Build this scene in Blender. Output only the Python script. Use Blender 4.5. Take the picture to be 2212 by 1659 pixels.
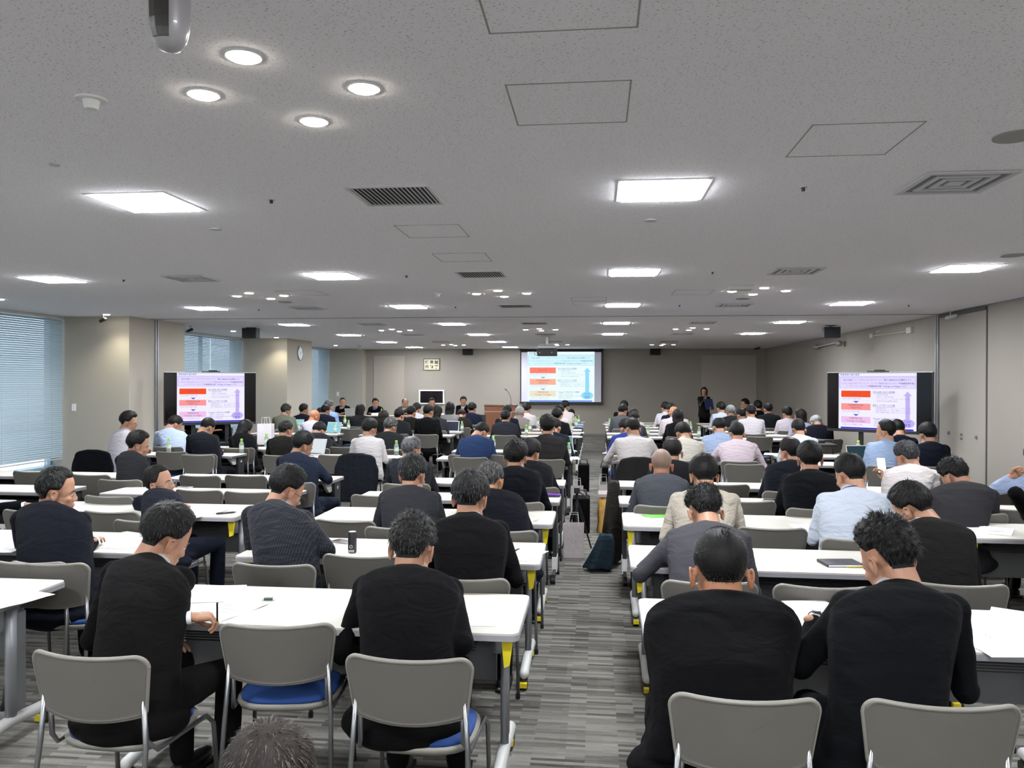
import bpy, bmesh, math, random
import numpy as np
from mathutils import Matrix, Vector, noise
from mathutils.bvhtree import BVHTree

S = bpy.context.scene
for o in list(bpy.data.objects): bpy.data.objects.remove(o)
COL = S.collection
rnd = random.Random(7)
PI = math.pi
R_ = math.radians

# ------------------------------------------------------------------ camera
IW, IH, FPX, CH = 2212.0, 1659.0, 1690.0, 1.76
def _axes():
    d = np.array([1289.0 - IW/2, 824.0 - IH/2, FPX]); d /= np.linalg.norm(d)
    dn = np.array([-math.sin(.003), math.cos(.003), 0.]); dn -= d*(dn @ d); dn /= np.linalg.norm(dn)
    return np.array([np.cross(dn, d), d, -dn])
CM = _axes()                       # world = CM @ camera (x right, y down, z forward)
def at(px, py, z=None, Y=None, X=None):
    """the point of the room seen at a pixel of the photograph, on a plane of known height, depth or side"""
    v = CM @ np.array([px - IW/2, py - IH/2, FPX])
    t = (z - CH)/v[2] if z is not None else (Y/v[1] if Y is not None else X/v[0])
    return Vector((v[0]*t, v[1]*t, v[2]*t + CH))
cam_d = bpy.data.cameras.new('camera'); cam = bpy.data.objects.new('camera', cam_d); COL.objects.link(cam)
cam_d.sensor_width = 36; cam_d.sensor_fit = 'HORIZONTAL'; cam_d.lens = FPX/IW*36; cam_d.clip_start = .05; cam_d.clip_end = 200
mw = Matrix.Identity(4)
for i in range(3):
    mw[i][0] = CM[i][0]; mw[i][1] = -CM[i][1]; mw[i][2] = -CM[i][2]
mw[0][3], mw[1][3], mw[2][3] = 0, 0, CH
cam.matrix_world = mw
S.camera = cam

# ------------------------------------------------------------------ world, exposure
wd = bpy.data.worlds.new('sky'); S.world = wd; wd.use_nodes = True
wd.node_tree.nodes['Background'].inputs[0].default_value = (.60, .76, .92, 1)
wd.node_tree.nodes['Background'].inputs[1].default_value = 2.9
S.view_settings.view_transform = 'Standard'; S.view_settings.look = 'None'
S.view_settings.gamma = 1; S.view_settings.use_curve_mapping = False
S.view_settings.exposure = 0.17
S.cycles.use_denoising = True
S.cycles.max_bounces = 8; S.cycles.diffuse_bounces = 5; S.cycles.glossy_bounces = 3
S.cycles.sample_clamp_indirect = 4
PANEL_L = 124.0                    # radiance of the square ceiling lamps
DOWN_L = 70.0

# ------------------------------------------------------------------ materials
def lin(h):
    h = h.lstrip('#'); c = [int(h[i:i+2], 16)/255 for i in (0, 2, 4)]
    return tuple((x/12.92 if x <= .04045 else ((x+.055)/1.055)**2.4) for x in c) + (1,)
MAT = {}
KA = .35                          # reflectance of clothes, skin and hair against their colours as photographed
def dim(h, k=KA):
    c = lin(h); return (c[0]*k, c[1]*k, c[2]*k, 1)
class NT:
    def __init__(s, m): s.t = m.node_tree; s.n = s.t.nodes; s.b = s.n['Principled BSDF']
    def new(s, t, **k):
        n = s.n.new(t)
        for a, v in k.items():
            if a.startswith('i_'):
                n.inputs[a[2:].replace('_', ' ')].default_value = v
            else: setattr(n, a, v)
        return n
    def link(s, a, b): s.t.links.new(a, b)
def mat(name, col, rough=.6, metal=0, bump=None, var=None, spec=None, sheen=0, emit=None, coat=0, trans=0, stretch=None):
    """bump=(scale, strength, distance); var=(scale, second colour)"""
    if name in MAT: return MAT[name]
    m = bpy.data.materials.new(name); m.use_nodes = True; q = NT(m); b = q.b
    c = lin(col) if isinstance(col, str) else col
    b.inputs['Base Color'].default_value = c
    b.inputs['Roughness'].default_value = rough; b.inputs['Metallic'].default_value = metal
    if spec is not None: b.inputs['Specular IOR Level'].default_value = spec
    if sheen: b.inputs['Sheen Weight'].default_value = sheen; b.inputs['Sheen Roughness'].default_value = .5
    if coat: b.inputs['Coat Weight'].default_value = coat
    if trans: b.inputs['Transmission Weight'].default_value = trans
    if emit:
        b.inputs['Emission Color'].default_value = lin(emit[0]) if isinstance(emit[0], str) else emit[0]
        b.inputs['Emission Strength'].default_value = emit[1]
    if bump or var:
        tc = q.new('ShaderNodeTexCoord'); mp = q.new('ShaderNodeMapping'); q.link(tc.outputs['Object'], mp.inputs[0])
        if stretch: mp.inputs['Scale'].default_value = stretch
    if bump:
        nz = q.new('ShaderNodeTexNoise'); nz.inputs['Scale'].default_value = bump[0]; nz.inputs['Detail'].default_value = 4
        q.link(mp.outputs[0], nz.inputs['Vector'])
        bp = q.new('ShaderNodeBump'); bp.inputs['Strength'].default_value = bump[1]; bp.inputs['Distance'].default_value = bump[2]
        q.link(nz.outputs['Fac'], bp.inputs['Height']); q.link(bp.outputs[0], b.inputs['Normal'])
    if var:
        nz = q.new('ShaderNodeTexNoise'); nz.inputs['Scale'].default_value = var[0]; nz.inputs['Detail'].default_value = 3
        q.link(mp.outputs[0], nz.inputs['Vector'])
        mx = q.new('ShaderNodeMix', data_type='RGBA'); q.link(nz.outputs['Fac'], mx.inputs[0])
        mx.inputs[6].default_value = c; mx.inputs[7].default_value = lin(var[1])
        q.link(mx.outputs[2], b.inputs['Base Color'])
    MAT[name] = m
    return m
def mat_cloth(hexc, kind='wool'):
    n = 'cloth_' + kind + hexc
    if n in MAT: return MAT[n]
    m = mat(n, dim(hexc), .88 if kind == 'wool' else .8, sheen=.01 if kind == 'wool' else .05, spec=.05)
    q = NT(m); tc = q.new('ShaderNodeTexCoord'); mp = q.new('ShaderNodeMapping'); q.link(tc.outputs['Object'], mp.inputs[0])
    mp.inputs['Scale'].default_value = (5, 5, 13) if kind == 'wool' else (7, 7, 16)
    mp.inputs['Rotation'].default_value = (.2, .35, 0)
    nz = q.new('ShaderNodeTexNoise', i_Scale=1.0, i_Detail=3.0, i_Distortion=.9); q.link(mp.outputs[0], nz.inputs['Vector'])
    fine = q.new('ShaderNodeTexNoise', i_Scale=420.0, i_Detail=2.0); q.link(tc.outputs['Object'], fine.inputs['Vector'])
    b1 = q.new('ShaderNodeBump'); b1.inputs['Strength'].default_value = .55 if kind == 'wool' else .85; b1.inputs['Distance'].default_value = .03
    b2 = q.new('ShaderNodeBump'); b2.inputs['Strength'].default_value = .25; b2.inputs['Distance'].default_value = .002
    q.link(nz.outputs['Fac'], b1.inputs['Height']); q.link(fine.outputs['Fac'], b2.inputs['Height'])
    q.link(b1.outputs[0], b2.inputs['Normal']); q.link(b2.outputs[0], q.b.inputs['Normal'])
    mx = q.new('ShaderNodeMix', data_type='RGBA'); q.link(fine.outputs['Fac'], mx.inputs[0])
    l0 = lin(hexc)[1]; c = dim(hexc, KA + .27*min(1, max(0, l0-.010)/.035) if kind in ('wool', 'pin') else .54); mx.inputs[6].default_value = tuple(x*.75 for x in c[:3]) + (1,); mx.inputs[7].default_value = tuple(min(1, x*1.25) for x in c[:3]) + (1,)
    if kind == 'stripe' or kind == 'pin':
        w = q.new('ShaderNodeTexWave'); w.inputs['Scale'].default_value = 26 if kind == 'stripe' else 20; w.wave_type = 'BANDS'; w.bands_direction = 'X'
        q.link(tc.outputs['Object'], w.inputs['Vector'])
        r = q.new('ShaderNodeMath', operation='GREATER_THAN'); r.inputs[1].default_value = .86; q.link(w.outputs['Fac'], r.inputs[0])
        m2 = q.new('ShaderNodeMix', data_type='RGBA'); q.link(r.outputs[0], m2.inputs[0]); q.link(mx.outputs[2], m2.inputs[6])
        m2.inputs[7].default_value = tuple(min(1, x*(.72 if kind == 'stripe' else 2.2)) for x in c[:3]) + (1,)
        q.link(m2.outputs[2], q.b.inputs['Base Color'])
    else: q.link(mx.outputs[2], q.b.inputs['Base Color'])
    return m
def mat_hair(hexc, grey=0.0, gcol='#9a9a98'):
    n = 'hair_%s_%d_%s' % (hexc, grey*100, gcol)
    if n in MAT: return MAT[n]
    m = mat(n, dim(hexc), .6, spec=.22)
    q = NT(m); tc = q.new('ShaderNodeTexCoord'); mp = q.new('ShaderNodeMapping'); q.link(tc.outputs['Object'], mp.inputs[0])
    mp.inputs['Scale'].default_value = (160, 40, 30)
    nz = q.new('ShaderNodeTexNoise', i_Scale=1.0, i_Detail=3.0); q.link(mp.outputs[0], nz.inputs['Vector'])
    g = q.new('ShaderNodeNewGeometry')
    ad = q.new('ShaderNodeMath', operation='ADD'); q.link(nz.outputs['Fac'], ad.inputs[0])
    ml = q.new('ShaderNodeMath', operation='MULTIPLY'); ml.inputs[1].default_value = .5; q.link(g.outputs['Random Per Island'], ml.inputs[0]); q.link(ml.outputs[0], ad.inputs[1])
    rp = q.new('ShaderNodeMapRange'); rp.inputs['From Min'].default_value = 1.0 - .55*grey; rp.inputs['From Max'].default_value = 1.25 - .55*grey; rp.inputs['To Max'].default_value = .75 if grey < .8 else 1.0
    q.link(ad.outputs[0], rp.inputs['Value'])
    mx = q.new('ShaderNodeMix', data_type='RGBA'); q.link(rp.outputs[0], mx.inputs[0])
    mx.inputs[6].default_value = dim(hexc)
    d = dim(hexc); gc = dim(gcol, .48) if grey else tuple(min(1, x*2.4 + .006) for x in d[:3]) + (1,)
    mx.inputs[7].default_value = gc
    q.link(mx.outputs[2], q.b.inputs['Base Color'])
    bp = q.new('ShaderNodeBump'); bp.inputs['Strength'].default_value = .6; bp.inputs['Distance'].default_value = .004
    q.link(nz.outputs['Fac'], bp.inputs['Height']); q.link(bp.outputs[0], q.b.inputs['Normal'])
    return m
def mat_skin(hexc):
    n = 'skin_' + hexc
    if n in MAT: return MAT[n]
    m = mat(n, hexc, .52, spec=.35, bump=(260, .15, .002), var=(14, hexc)); c = dim(hexc, .72)
    m.node_tree.nodes['Principled BSDF'].inputs['Subsurface Weight'].default_value = .12
    m.node_tree.nodes['Principled BSDF'].inputs['Subsurface Radius'].default_value = (.02, .008, .004)
    for nd in m.node_tree.nodes:
        if nd.type == 'MIX': nd.inputs[6].default_value = c; nd.inputs[7].default_value = (c[0]*.95, c[1]*.78, c[2]*.72, 1)
    return m
def emis(name, col, st):
    if name in MAT: return MAT[name]
    m = bpy.data.materials.new(name); m.use_nodes = True; t = m.node_tree; t.nodes.clear()
    e = t.nodes.new('ShaderNodeEmission'); e.inputs[0].default_value = lin(col) if isinstance(col, str) else col; e.inputs[1].default_value = st
    o = t.nodes.new('ShaderNodeOutputMaterial'); t.links.new(e.outputs[0], o.inputs[0]); MAT[name] = m
    return m

# ------------------------------------------------------------------ mesh collector
def rotm(rx=0, ry=0, rz=0):
    return np.array(Matrix.Rotation(rz, 3, 'Z') @ Matrix.Rotation(ry, 3, 'Y') @ Matrix.Rotation(rx, 3, 'X'))
class MB:
    def __init__(s): s.v = []; s.f = []; s.m = []; s.n = 0; s.mi = 0
    def add(s, v, f, mi=None):
        v = np.asarray(v, float).reshape(-1, 3); s.v.append(v)
        n = s.n; s.f += [tuple(i + n for i in q) for q in f]
        s.m += [s.mi if mi is None else mi]*len(f) if not isinstance(mi, list) else mi
        s.n += len(v); return s
    def merge(s, o, M=None, t=(0, 0, 0), mi=None):
        V = o.verts()
        if M is not None: V = V @ np.asarray(M).T
        s.add(V + np.asarray(t), o.f, list(o.m) if mi is None else mi); return s
    def verts(s): return np.concatenate(s.v) if s.v else np.zeros((0, 3))
    def box(s, x0, x1, y0, y1, z0, z1, M=None, t=(0, 0, 0), mi=None):
        v = np.array([(x, y, z) for x in (x0, x1) for y in (y0, y1) for z in (z0, z1)], float)
        if M is not None: v = v @ np.asarray(M).T
        v = v + np.asarray(t)
        s.add(v, [(0, 1, 3, 2), (4, 6, 7, 5), (0, 4, 5, 1), (2, 3, 7, 6), (0, 2, 6, 4), (1, 5, 7, 3)], mi); return s
    def rings(s, rings, cap=True, mi=None, closed=True):
        k = len(rings[0]); v = np.concatenate([np.asarray(r, float) for r in rings]); f = []
        for i in range(len(rings)-1):
            for j in range(k if closed else k-1):
                a = i*k + j; b = i*k + (j+1) % k
                f.append((a, b, b+k, a+k))
        if cap: f.append(tuple(range(k))[::-1]); f.append(tuple((len(rings)-1)*k + j for j in range(k)))
        s.add(v, f, mi); return s
    def ell(s, c, r, n=14, m=9, M=None, mi=None):
        c = np.asarray(c, float); rs = []
        for i in range(m+1):
            th = PI*i/m; th = min(max(th, .02), PI-.02)
            ring = np.array([(math.sin(th)*math.cos(2*PI*j/n)*r[0], math.sin(th)*math.sin(2*PI*j/n)*r[1], -math.cos(th)*r[2]) for j in range(n)])
            if M is not None: ring = ring @ np.asarray(M).T
            rs.append(ring + c)
        return s.rings(rs, mi=mi)
    def tube(s, pts, r, n=10, cap=True, mi=None, flat=None, round_=False):
        pts = [np.asarray(p, float) for p in pts]; rr = r if isinstance(r, (list, tuple, np.ndarray)) else [r]*len(pts)
        if round_:     # hemispherical ends
            d0 = pts[1]-pts[0]; d0 = d0/(np.linalg.norm(d0)+1e-9); d1 = pts[-1]-pts[-2]; d1 = d1/(np.linalg.norm(d1)+1e-9)
            P = []; Q = []
            for a in (80, 50, 25): P.append(pts[0]-d0*rr[0]*math.sin(R_(a))); Q.append(rr[0]*math.cos(R_(a)))
            P += pts; Q += list(rr)
            for a in (25, 50, 80): P.append(pts[-1]+d1*rr[-1]*math.sin(R_(a))); Q.append(rr[-1]*math.cos(R_(a)))
            pts, rr = P, Q
        up = None; out = []
        for i, p in enumerate(pts):
            a = pts[max(i-1, 0)]; b = pts[min(i+1, len(pts)-1)]; d = b-a; d = d/(np.linalg.norm(d)+1e-9)
            if up is None: up = np.array([0, 0, 1.]) if abs(d[2]) < .9 else np.array([0, 1., 0])
            x = np.cross(d, up); x /= np.linalg.norm(x)+1e-9; y = np.cross(x, d); up = y
            fx, fy = flat if flat else (1, 1)
            out.append([p + rr[i]*(math.cos(2*PI*j/n)*x*fx + math.sin(2*PI*j/n)*y*fy) for j in range(n)])
        return s.rings(out, cap, mi)
    def cyl(s, c, r, h, n=20, r2=None, mi=None, axis='z'):
        r2 = r if r2 is None else r2; rs = []
        for rr, z in ((r, 0), (r2, h)):
            q = [(rr*math.cos(2*PI*j/n), rr*math.sin(2*PI*j/n), z) for j in range(n)]
            if axis == 'y': q = [(a, cc, b) for a, b, cc in q]
            if axis == 'x': q = [(cc, a, b) for a, b, cc in q]
            rs.append(np.array(q) + np.asarray(c))
        return s.rings(rs, mi=mi)
    def prism(s, poly, z0, z1, M=None, t=(0, 0, 0), mi=None):
        rs = []
        for z in (z0, z1):
            q = np.array([(x, y, z) for x, y in poly], float)
            if M is not None: q = q @ np.asarray(M).T
            rs.append(q + np.asarray(t))
        return s.rings(rs, mi=mi)
    def mesh(s, name, mats=(), smooth=False):
        me = bpy.data.meshes.new(name); me.from_pydata(s.verts().tolist(), [], s.f)
        for m in mats: me.materials.append(m)
        if len(mats) > 1: me.polygons.foreach_set('material_index', np.array(s.m, dtype=np.int32))
        if smooth: me.polygons.foreach_set('use_smooth', np.ones(len(me.polygons), dtype=bool))
        me.update(); return me
    def build(s, name, mats, parent=None, smooth=False, loc=None, rz=0):
        if not isinstance(mats, (list, tuple)): mats = [mats]
        return link(name, s.mesh(name, mats, smooth), parent, loc, rz)
def link(name, me, parent=None, loc=None, rz=0):
    o = bpy.data.objects.new(name, me); COL.objects.link(o)
    if parent is not None: o.parent = parent
    if loc is not None: o.location = loc
    if rz: o.rotation_euler = (0, 0, rz)
    return o
def rpoly(w, d, r, n=5):
    P = []
    for cx, cy, a0 in ((w/2-r, d/2-r, 0), (-w/2+r, d/2-r, 90), (-w/2+r, -d/2+r, 180), (w/2-r, -d/2+r, 270)):
        for i in range(n+1):
            a = R_(a0 + 90*i/n); P.append((cx + r*math.cos(a), cy + r*math.sin(a)))
    return P
def bevel(o, w=.004, seg=2):
    m = o.modifiers.new('bevel', 'BEVEL'); m.width = w; m.segments = seg; m.limit_method = 'ANGLE'; m.angle_limit = .7
    return o
def remesh(mb, voxel, smooth=3, fac=.5):
    """union of closed pieces into one continuous surface; returns vertices and faces"""
    me = mb.mesh('tmp'); o = bpy.data.objects.new('tmp', me); COL.objects.link(o)
    m = o.modifiers.new('r', 'REMESH'); m.mode = 'VOXEL'; m.voxel_size = voxel
    if smooth: k = o.modifiers.new('s', 'SMOOTH'); k.iterations = smooth; k.factor = fac
    dg = bpy.context.evaluated_depsgraph_get(); e = o.evaluated_get(dg); q = e.to_mesh()
    v = np.empty(len(q.vertices)*3); q.vertices.foreach_get('co', v); v = v.reshape(-1, 3)
    f = [tuple(p.vertices) for p in q.polygons]
    e.to_mesh_clear(); bpy.data.objects.remove(o); bpy.data.meshes.remove(me)
    r = MB(); r.add(v, f); return r
def tag(o, label=None, cat=None, group=None, kind=None):
    if label: o['label'] = label
    if cat: o['category'] = cat
    if group: o['group'] = group
    if kind: o['kind'] = kind
    return o
def thing(name, label, cat, loc=(0, 0, 0), rz=0, group=None):
    o = bpy.data.objects.new(name, None); COL.objects.link(o); o.location = loc; o.rotation_euler = (0, 0, rz)
    o.empty_display_size = .1
    return tag(o, label, cat, group)
def dup(root, loc, rz, label, group=None, name=None):
    r = root.copy(); COL.objects.link(r); r.location = loc; r.rotation_euler = (0, 0, rz)
    r['label'] = label
    if group: r['group'] = group
    for ch in list(root.children):
        c = ch.copy(); COL.objects.link(c); c.parent = r
        for g in list(ch.children):
            d = g.copy(); COL.objects.link(d); d.parent = c
    return r
ORD = ['first', 'second', 'third', 'fourth', 'fifth', 'sixth', 'seventh', 'eighth', 'ninth', 'tenth', 'eleventh', 'twelfth', 'thirteenth', 'fourteenth']

# ================================================================== THE ROOM
CEIL = 2.82; XL = -8.82; XC = -7.70; XR = 5.35; YF = 25.6; YB = -3.2
m_ceil = mat('ceiling_board', '#dcd9d8', .95, spec=.1)
def _ceil():
    q = NT(m_ceil); tc = q.new('ShaderNodeTexCoord'); mp = q.new('ShaderNodeMapping'); mp.inputs['Scale'].default_value = (1, 1.7, 1); mp.inputs['Rotation'].default_value = (0, 0, .7)
    q.link(tc.outputs['Object'], mp.inputs[0])
    n = q.new('ShaderNodeTexNoise', i_Scale=95.0, i_Detail=2.0, i_Roughness=.6); q.link(mp.outputs[0], n.inputs['Vector'])
    r = q.new('ShaderNodeMapRange'); r.inputs['From Min'].default_value = .61; r.inputs['From Max'].default_value = .68; q.link(n.outputs['Fac'], r.inputs['Value'])
    mx = q.new('ShaderNodeMix', data_type='RGBA'); q.link(r.outputs[0], mx.inputs[0]); mx.inputs[6].default_value = lin('#f8f6fa'); mx.inputs[7].default_value = lin('#b0a9a3')
    q.link(mx.outputs[2], q.b.inputs['Base Color'])
    b = q.new('ShaderNodeBump'); b.invert = True; b.inputs['Strength'].default_value = .5; b.inputs['Distance'].default_value = .004; q.link(r.outputs[0], b.inputs['Height']); q.link(b.outputs[0], q.b.inputs['Normal'])
_ceil()
m_wall = mat('wall_cloth', '#9d9790', .9, spec=.15, bump=(300, .25, .002), var=(180, '#948e87'))
m_col = mat('column_paper', '#ada79c', .9, spec=.15, bump=(260, .2, .002), var=(150, '#a59f94'))
m_line = mat('joint_dark', '#4c4a48', .7)
m_alu = mat('aluminium', '#a9adb3', .35, metal=.85)
m_white = mat('white_paint', '#e4e4e2', .5)
m_lgrey = mat('light_grey_plastic', '#bdbdbb', .45)
m_black = mat('black_plastic', '#121214', .45)
m_carpet = mat('carpet', '#66645f', .97, spec=.05)
def _carpet():
    q = NT(m_carpet); tc = q.new('ShaderNodeTexCoord')
    def brick(sx, sy, c1, c2, off=.5, mort=0.0):
        mp = q.new('ShaderNodeMapping'); mp.inputs['Location'].default_value = (off*3, off, 0); q.link(tc.outputs['Object'], mp.inputs[0])
        b = q.new('ShaderNodeTexBrick'); b.offset = .37; b.squash = 1
        b.inputs['Scale'].default_value = 1; b.inputs['Brick Width'].default_value = sx; b.inputs['Row Height'].default_value = sy
        b.inputs['Mortar Size'].default_value = mort; b.inputs['Color1'].default_value = lin(c1); b.inputs['Color2'].default_value = lin(c2)
        b.inputs['Mortar'].default_value = lin(c1)
        q.link(mp.outputs[0], b.inputs['Vector']); return b
    a = brick(.25, .026, '#242322', '#8f8c86', .1); c = brick(.5, .25, '#444341', '#7f7c76', .33); e = brick(.13, .010, '#363534', '#96938c', .71)
    m1 = q.new('ShaderNodeMix', data_type='RGBA'); m1.inputs[0].default_value = .30; q.link(a.outputs['Color'], m1.inputs[6]); q.link(c.outputs['Color'], m1.inputs[7])
    m3 = q.new('ShaderNodeMix', data_type='RGBA'); m3.inputs[0].default_value = .16; q.link(m1.outputs[2], m3.inputs[6]); q.link(e.outputs['Color'], m3.inputs[7])
    n = q.new('ShaderNodeTexNoise', i_Scale=330.0, i_Detail=2.0); q.link(tc.outputs['Object'], n.inputs['Vector'])
    m2 = q.new('ShaderNodeMix', data_type='RGBA'); m2.blend_type = 'MULTIPLY'; m2.inputs[0].default_value = .55
    cr = q.new('ShaderNodeMapRange'); cr.inputs['From Min'].default_value = .3; cr.inputs['From Max'].default_value = .7; cr.inputs['To Min'].default_value = .45; cr.inputs['To Max'].default_value = 1.35
    q.link(n.outputs['Fac'], cr.inputs['Value']); q.link(m3.outputs[2], m2.inputs[6]); q.link(cr.outputs[0], m2.inputs[7])
    q.link(m2.outputs[2], q.b.inputs['Base Color'])
    b = q.new('ShaderNodeBump'); b.inputs['Strength'].default_value = .6; b.inputs['Distance'].default_value = .004; q.link(n.outputs['Fac'], b.inputs['Height']); q.link(b.outputs[0], q.b.inputs['Normal'])
_carpet()
def struct(name, mb, m, parent=None, smooth=False):
    o = mb.build(name, m, parent, smooth)
    if parent is None: o['kind'] = 'structure'
    return o
struct('floor', MB().box(-9.3, 5.6, YB-.2, YF+.2, -.12, 0), m_carpet)
struct('ceiling', MB().box(-9.3, 5.6, YB-.2, YF+.2, CEIL, CEIL+.1), m_ceil)
struct('wall_back', MB().box(-9.3, 5.6, YB-.15, YB, 0, CEIL), m_white)
struct('wall_front', MB().box(-9.3, 5.6, YF, YF+.15, 0, CEIL), m_wall)
struct('wall_right', MB().box(XR, XR+.15, YB, YF, 0, CEIL), m_wall)
# window side: piers that stand into the room, windows between them
PIERS = [(5.55, 7.25), (12.2, 13.95), (18.85, 20.55), (25.2, YF)]
pn = ['near', 'second', 'clock', 'corner']
for i, (a, b) in enumerate(PIERS):
    struct('wall_left', MB().box(XL-.4, XC, a, b, 0, CEIL), m_col)
GAPS = [(YB, 5.55), (7.25, 12.2), (13.95, 18.85), (20.55, 25.2)]
m_sill = mat('window_sill_metal', '#9fb4c0', .4, metal=.2)
m_glass = mat('window_glass', '#ffffff', .02, trans=1.0)
m_slat = mat('blind_slat', '#a8bac4', .45)
for i, (a, b) in enumerate(GAPS):
    w = MB(); w.box(XL-.34, XL-.12, a, b, 0, .34); w.box(XL-.34, XL-.28, a, b, CEIL-.06, CEIL)
    n = max(2, round((b-a)/1.55))
    for k in range(n+1):
        y = a + (b-a)*k/n; w.box(XL-.34, XL-.26, max(a, y-.03), min(b, y+.03), .34, CEIL)
    wo = struct('window_%d' % (i+1), w, m_sill)
    struct('pane', MB().box(XL-.32, XL-.31, a, b, .34, CEIL-.06), m_glass, wo)
    # venetian blind
    t = thing('venetian_blind', 'grey-blue venetian blind, window %s' % ['beside and behind the camera', 'nearest on the left, before the first pier', 'between the first pier and the clock pier, behind the left television', 'between the clock pier and the front corner'][i], 'blind', (XL-.05, (a+b)/2, 0), group='venetian blinds on the window side')
    h = (b-a)/2-.02
    MB().box(-.03, .03, -h, h, CEIL-.05, CEIL-.002).build('headrail', m_lgrey, t)
    sl = MB(); z = CEIL-.08; zb = .47
    ct, st_ = math.cos(R_(62)), math.sin(R_(62)); step = .034
    cuts = [-h + 2*h*k/3 for k in range(4)]
    while z > zb:
        for k in range(3):
            y0, y1 = cuts[k]+.006, cuts[k+1]-.006; hw = .0185
            sl.box(-hw, hw, y0, y1, -.0006, .0006, M=rotm(ry=R_(58 + rnd.uniform(-2, 2))), t=(0, 0, z))
        z -= step
    so = sl.build('slats', m_slat, t); so['kind'] = 'stuff'
    rb = MB()
    for k in range(3): rb.box(-.012, .012, cuts[k]+.006, cuts[k+1]-.006, zb-.03, zb-.01)
    rb.build('bottom_rail', m_lgrey, t)
    co = MB()
    for k in range(9):
        y = -h + 2*h*(k+.5)/9; co.box(.018, .0195, y-.001, y+.001, zb-.02, CEIL-.05)
    co.build('cords', m_lgrey, t)
# lines, posts and doors
struct('trim_1', MB().box(XC-.001, XR, 12.78, 12.86, CEIL-.006, CEIL+.001), mat('track_grey', '#8a8a8c', .5))       # ceiling track of the partition
tr = MB()
for y in (12.80, 12.86): tr.box(XC, XC+.025, y-.012+.16, y+.012+.16, 0, CEIL)
struct('trim_2', tr, m_alu)
tr = MB()
for y in (12.96, 13.03): tr.box(XR-.025, XR, y-.014, y+.014, 0, CEIL)
struct('trim_3', tr, m_alu)
struct('trim_4', MB().box(XR-.012, XR, 11.415, 11.44, 0, 2.78).box(XR-.03, XR, 11.42, 12.93, 2.765, 2.815), m_line)  # big leaf of the store for the partition
struct('trim_5', MB().box(XR-.10, XR-.04, YB, 12.7, CEIL-.004, CEIL+.001), mat('track_blue', '#8088a0', .5))
struct('trim_6', MB().box(XC, XR-.01, YF-.012, YF, 0, .06), mat('base_grey', '#77736c', .7))
struct('trim_7', MB().box(XR-.012, XR, YB, YF, 0, .06), MAT['base_grey'])
ln = MB()
for y in (14.02, 15.9, 19.1, 21.8): ln.box(XR-.003, XR, y-.006, y+.006, .05, CEIL)
struct('trim_8', ln, mat('joint_soft', '#a8a29a', .8))
def frame_door(n, x0, x1, zt, split=None):
    f = MB(); y = YF
    f.box(x0-.03, x0, y-.02, y, 0, zt+.03); f.box(x1, x1+.03, y-.02, y, 0, zt+.03); f.box(x0, x1, y-.02, y, zt, zt+.03)
    if split: f.box(split-.006, split+.006, y-.016, y, .01, zt)
    o = struct('door_%d' % n, f, mat('door_frame', '#a9a196', .6))
    struct('door_leaf', MB().box(x0, x1, y-.012, y-.002, .01, zt), mat('door_leaf', '#a79f94', .7), o)
frame_door(1, -7.40, -6.42, 2.57); frame_door(2, 3.38, 5.02, 2.57, 4.12)
# round latches of the partition store leaf
for k, (px, py) in enumerate(((2050, 935), (2078, 938), (2078, 947), (2110, 944))):
    p = at(px, py, X=XR); t = MB().cyl((-.02, 0, 0), .026 if k in (0, 3) else .018, .02, 16, axis='x'); t.cyl((-.03, 0, 0), .012, .012, 12, axis='x')
    o = t.build('door_latch', m_alu, loc=(XR, p.y, p.z))
    tag(o, 'round metal latch on the wide right wall leaf, ' + ['nearest the front', 'upper small one in the middle', 'lower small one in the middle', 'nearest the camera'][k], 'latch', 'latches on the partition leaf')
# door closer on the right wall
t = MB(); t.tube([(XR-.03, 15.9, 2.66), (XR-.03, 14.1, 2.63)], .009, 8); t.box(XR-.05, XR, 15.8, 15.98, 2.62, 2.70); t.box(XR-.05, XR, 13.95, 14.15, 2.60, 2.70)
tag(t.build('hanging_rail', m_lgrey), 'thin grey rail high on the right wall above the panel door', 'rail')
# twin small lamps with a rod
t = thing('wall_bracket', 'grey bracket with two round heads and a rod, high on the right wall', 'bracket', (XR-.12, 18.6, 2.58))
MB().tube([(0, .8, .02), (0, -.9, .05)], .012, 8).build('rod', m_lgrey, t)
for y in (.85, -.95): MB().ell((0, y, .02), (.07, .10, .07)).build('head', mat('grey_metal', '#8e8e90', .4, metal=.4), t, True)
# switch plates
for px, py, Xw, lab in ((160, 880, None, 'white switch plate on the first pier facing the camera'),):
    p = at(px, py, Y=12.2); tag(MB().box(-.035, .035, -.012, 0, -.06, .06).build('switch_plate', m_white, loc=(p.x, 12.2, p.z)), lab, 'switch')
p = at(730, 851, Y=25.2); tag(MB().box(-.04, .04, -.012, 0, -.07, .07).build('switch_plate', m_white, loc=(p.x, 25.2, p.z)), 'white switch plate on the far corner pier', 'switch')

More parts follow.
